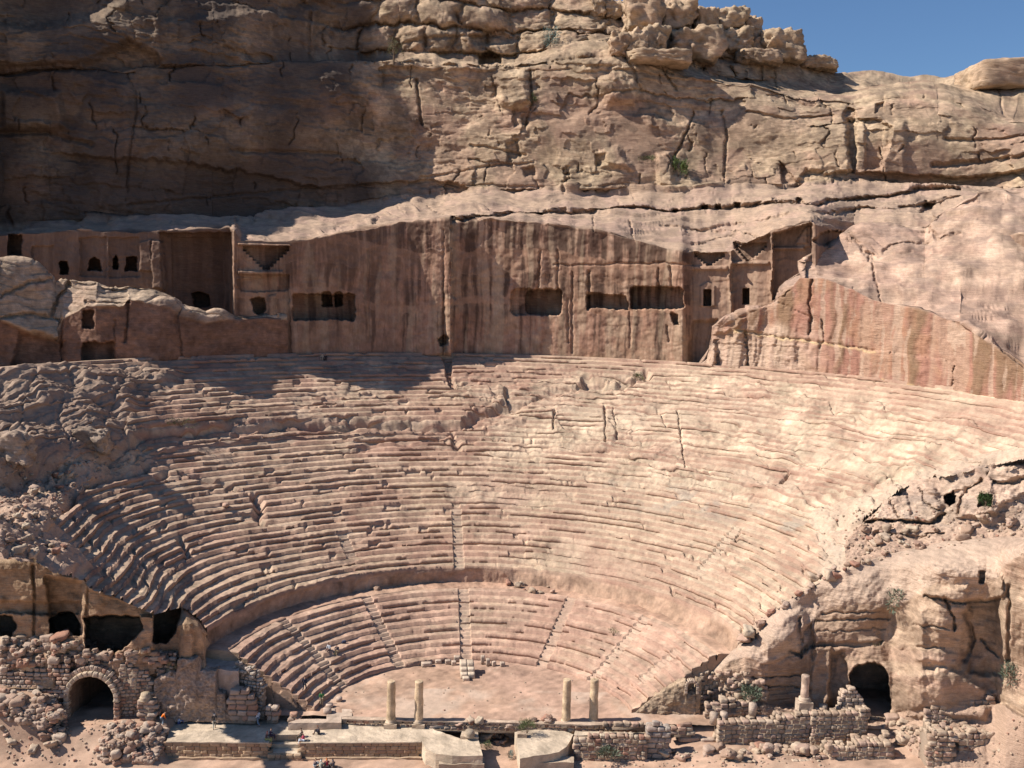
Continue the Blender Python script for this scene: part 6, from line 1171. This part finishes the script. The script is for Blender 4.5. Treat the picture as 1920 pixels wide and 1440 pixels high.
person("person in dark purple sitting close to the reddish-haired person at the gap", stand_at(507, 1381, ZT), R(-80), 'sit', (.07, .04, .075), (.06, .05, .08), 'dark')
person("person in a dark jacket sitting on the right edge of the stepped gap", stand_at(566, 1382, ZT), R(90), 'sit', (.055, .05, .045), (.10, .09, .07), 'dark')
person("person in a red top and pale jeans sitting right of the gap", stand_at(569, 1389, ZT), R(100), 'sit', (.50, .09, .13), (.62, .68, .74), 'dark')
person("small person in dark clothes sitting alone on the stage platform", stand_at(598, 1376, ZT), R(100), 'ground', (.05, .045, .06), (.06, .05, .05), 'red')
person("person in a green shirt and khaki trousers standing among the column drums", stand_at(603, 1324, 0.02), R(10), 'stand', (.05, .20, .06), (.40, .31, .20), 'dark')
person("person in dark navy clothes stepping up the broken end of the lowest seats", stand_at(571, 1296), R(-10), 'walk', (.018, .022, .04), (.03, .035, .05), 'dark')
person("person in a pale grey shirt sitting on the lower rows, left of a companion", stand_at(617, 1219), R(150), 'sit', (.55, .58, .62), (.20, .14, .13), 'dark')
person("person in a dark jacket and beige shorts sitting right of the pale shirt", stand_at(632, 1222), R(165), 'sit', (.055, .05, .07), (.52, .42, .25), 'brown')
person("person in a beige headscarf sitting on the top row under the cut wall", stand_at(604, 673), R(180), 'sit', (.40, .34, .26), (.35, .29, .21), 'dark', (.58, .50, .38))
person("person in black sitting next to the beige headscarf on the top row", stand_at(611, 674), R(180), 'sit', (.035, .035, .04), (.03, .03, .035), 'dark')
person("person in a navy jacket crouching at the bottom edge below the stage wall", stand_at(590, 1438, -2.4), R(-60), 'ground', (.07, .075, .10), (.5, .5, .48), 'dark')
person("person in a grey-green shawl crouching at the bottom edge between two others", stand_at(601, 1440, -2.4), R(-30), 'ground', (.42, .44, .36), (.30, .28, .22), 'dark', (.50, .50, .44))
person("person wrapped in a red and orange patterned headscarf at the bottom edge", stand_at(613, 1438, -2.4), R(20), 'ground', (.36, .05, .06), (.24, .22, .20), 'red', (.62, .22, .07))
person("person in a dark grey coat right of the red headscarf at the bottom", stand_at(625, 1440, -2.4), R(40), 'ground', (.10, .10, .11), (.12, .09, .07), 'dark', (.13, .12, .13))
# small bag left on the rows beside the pair
l_ = stand_at(645, 1206); S = Stones(); S.add((0, 0, .16), (.5, .3, .34), .4, (0, 0), (.04, .05, .09), None, False); o = link("backpack", S.mesh("backpack"), cloth((.05, .06, .10), "bag_cloth")); o.location = l_; tag(o, "dark backpack lying on the lower rows right of the seated pair", "backpack")
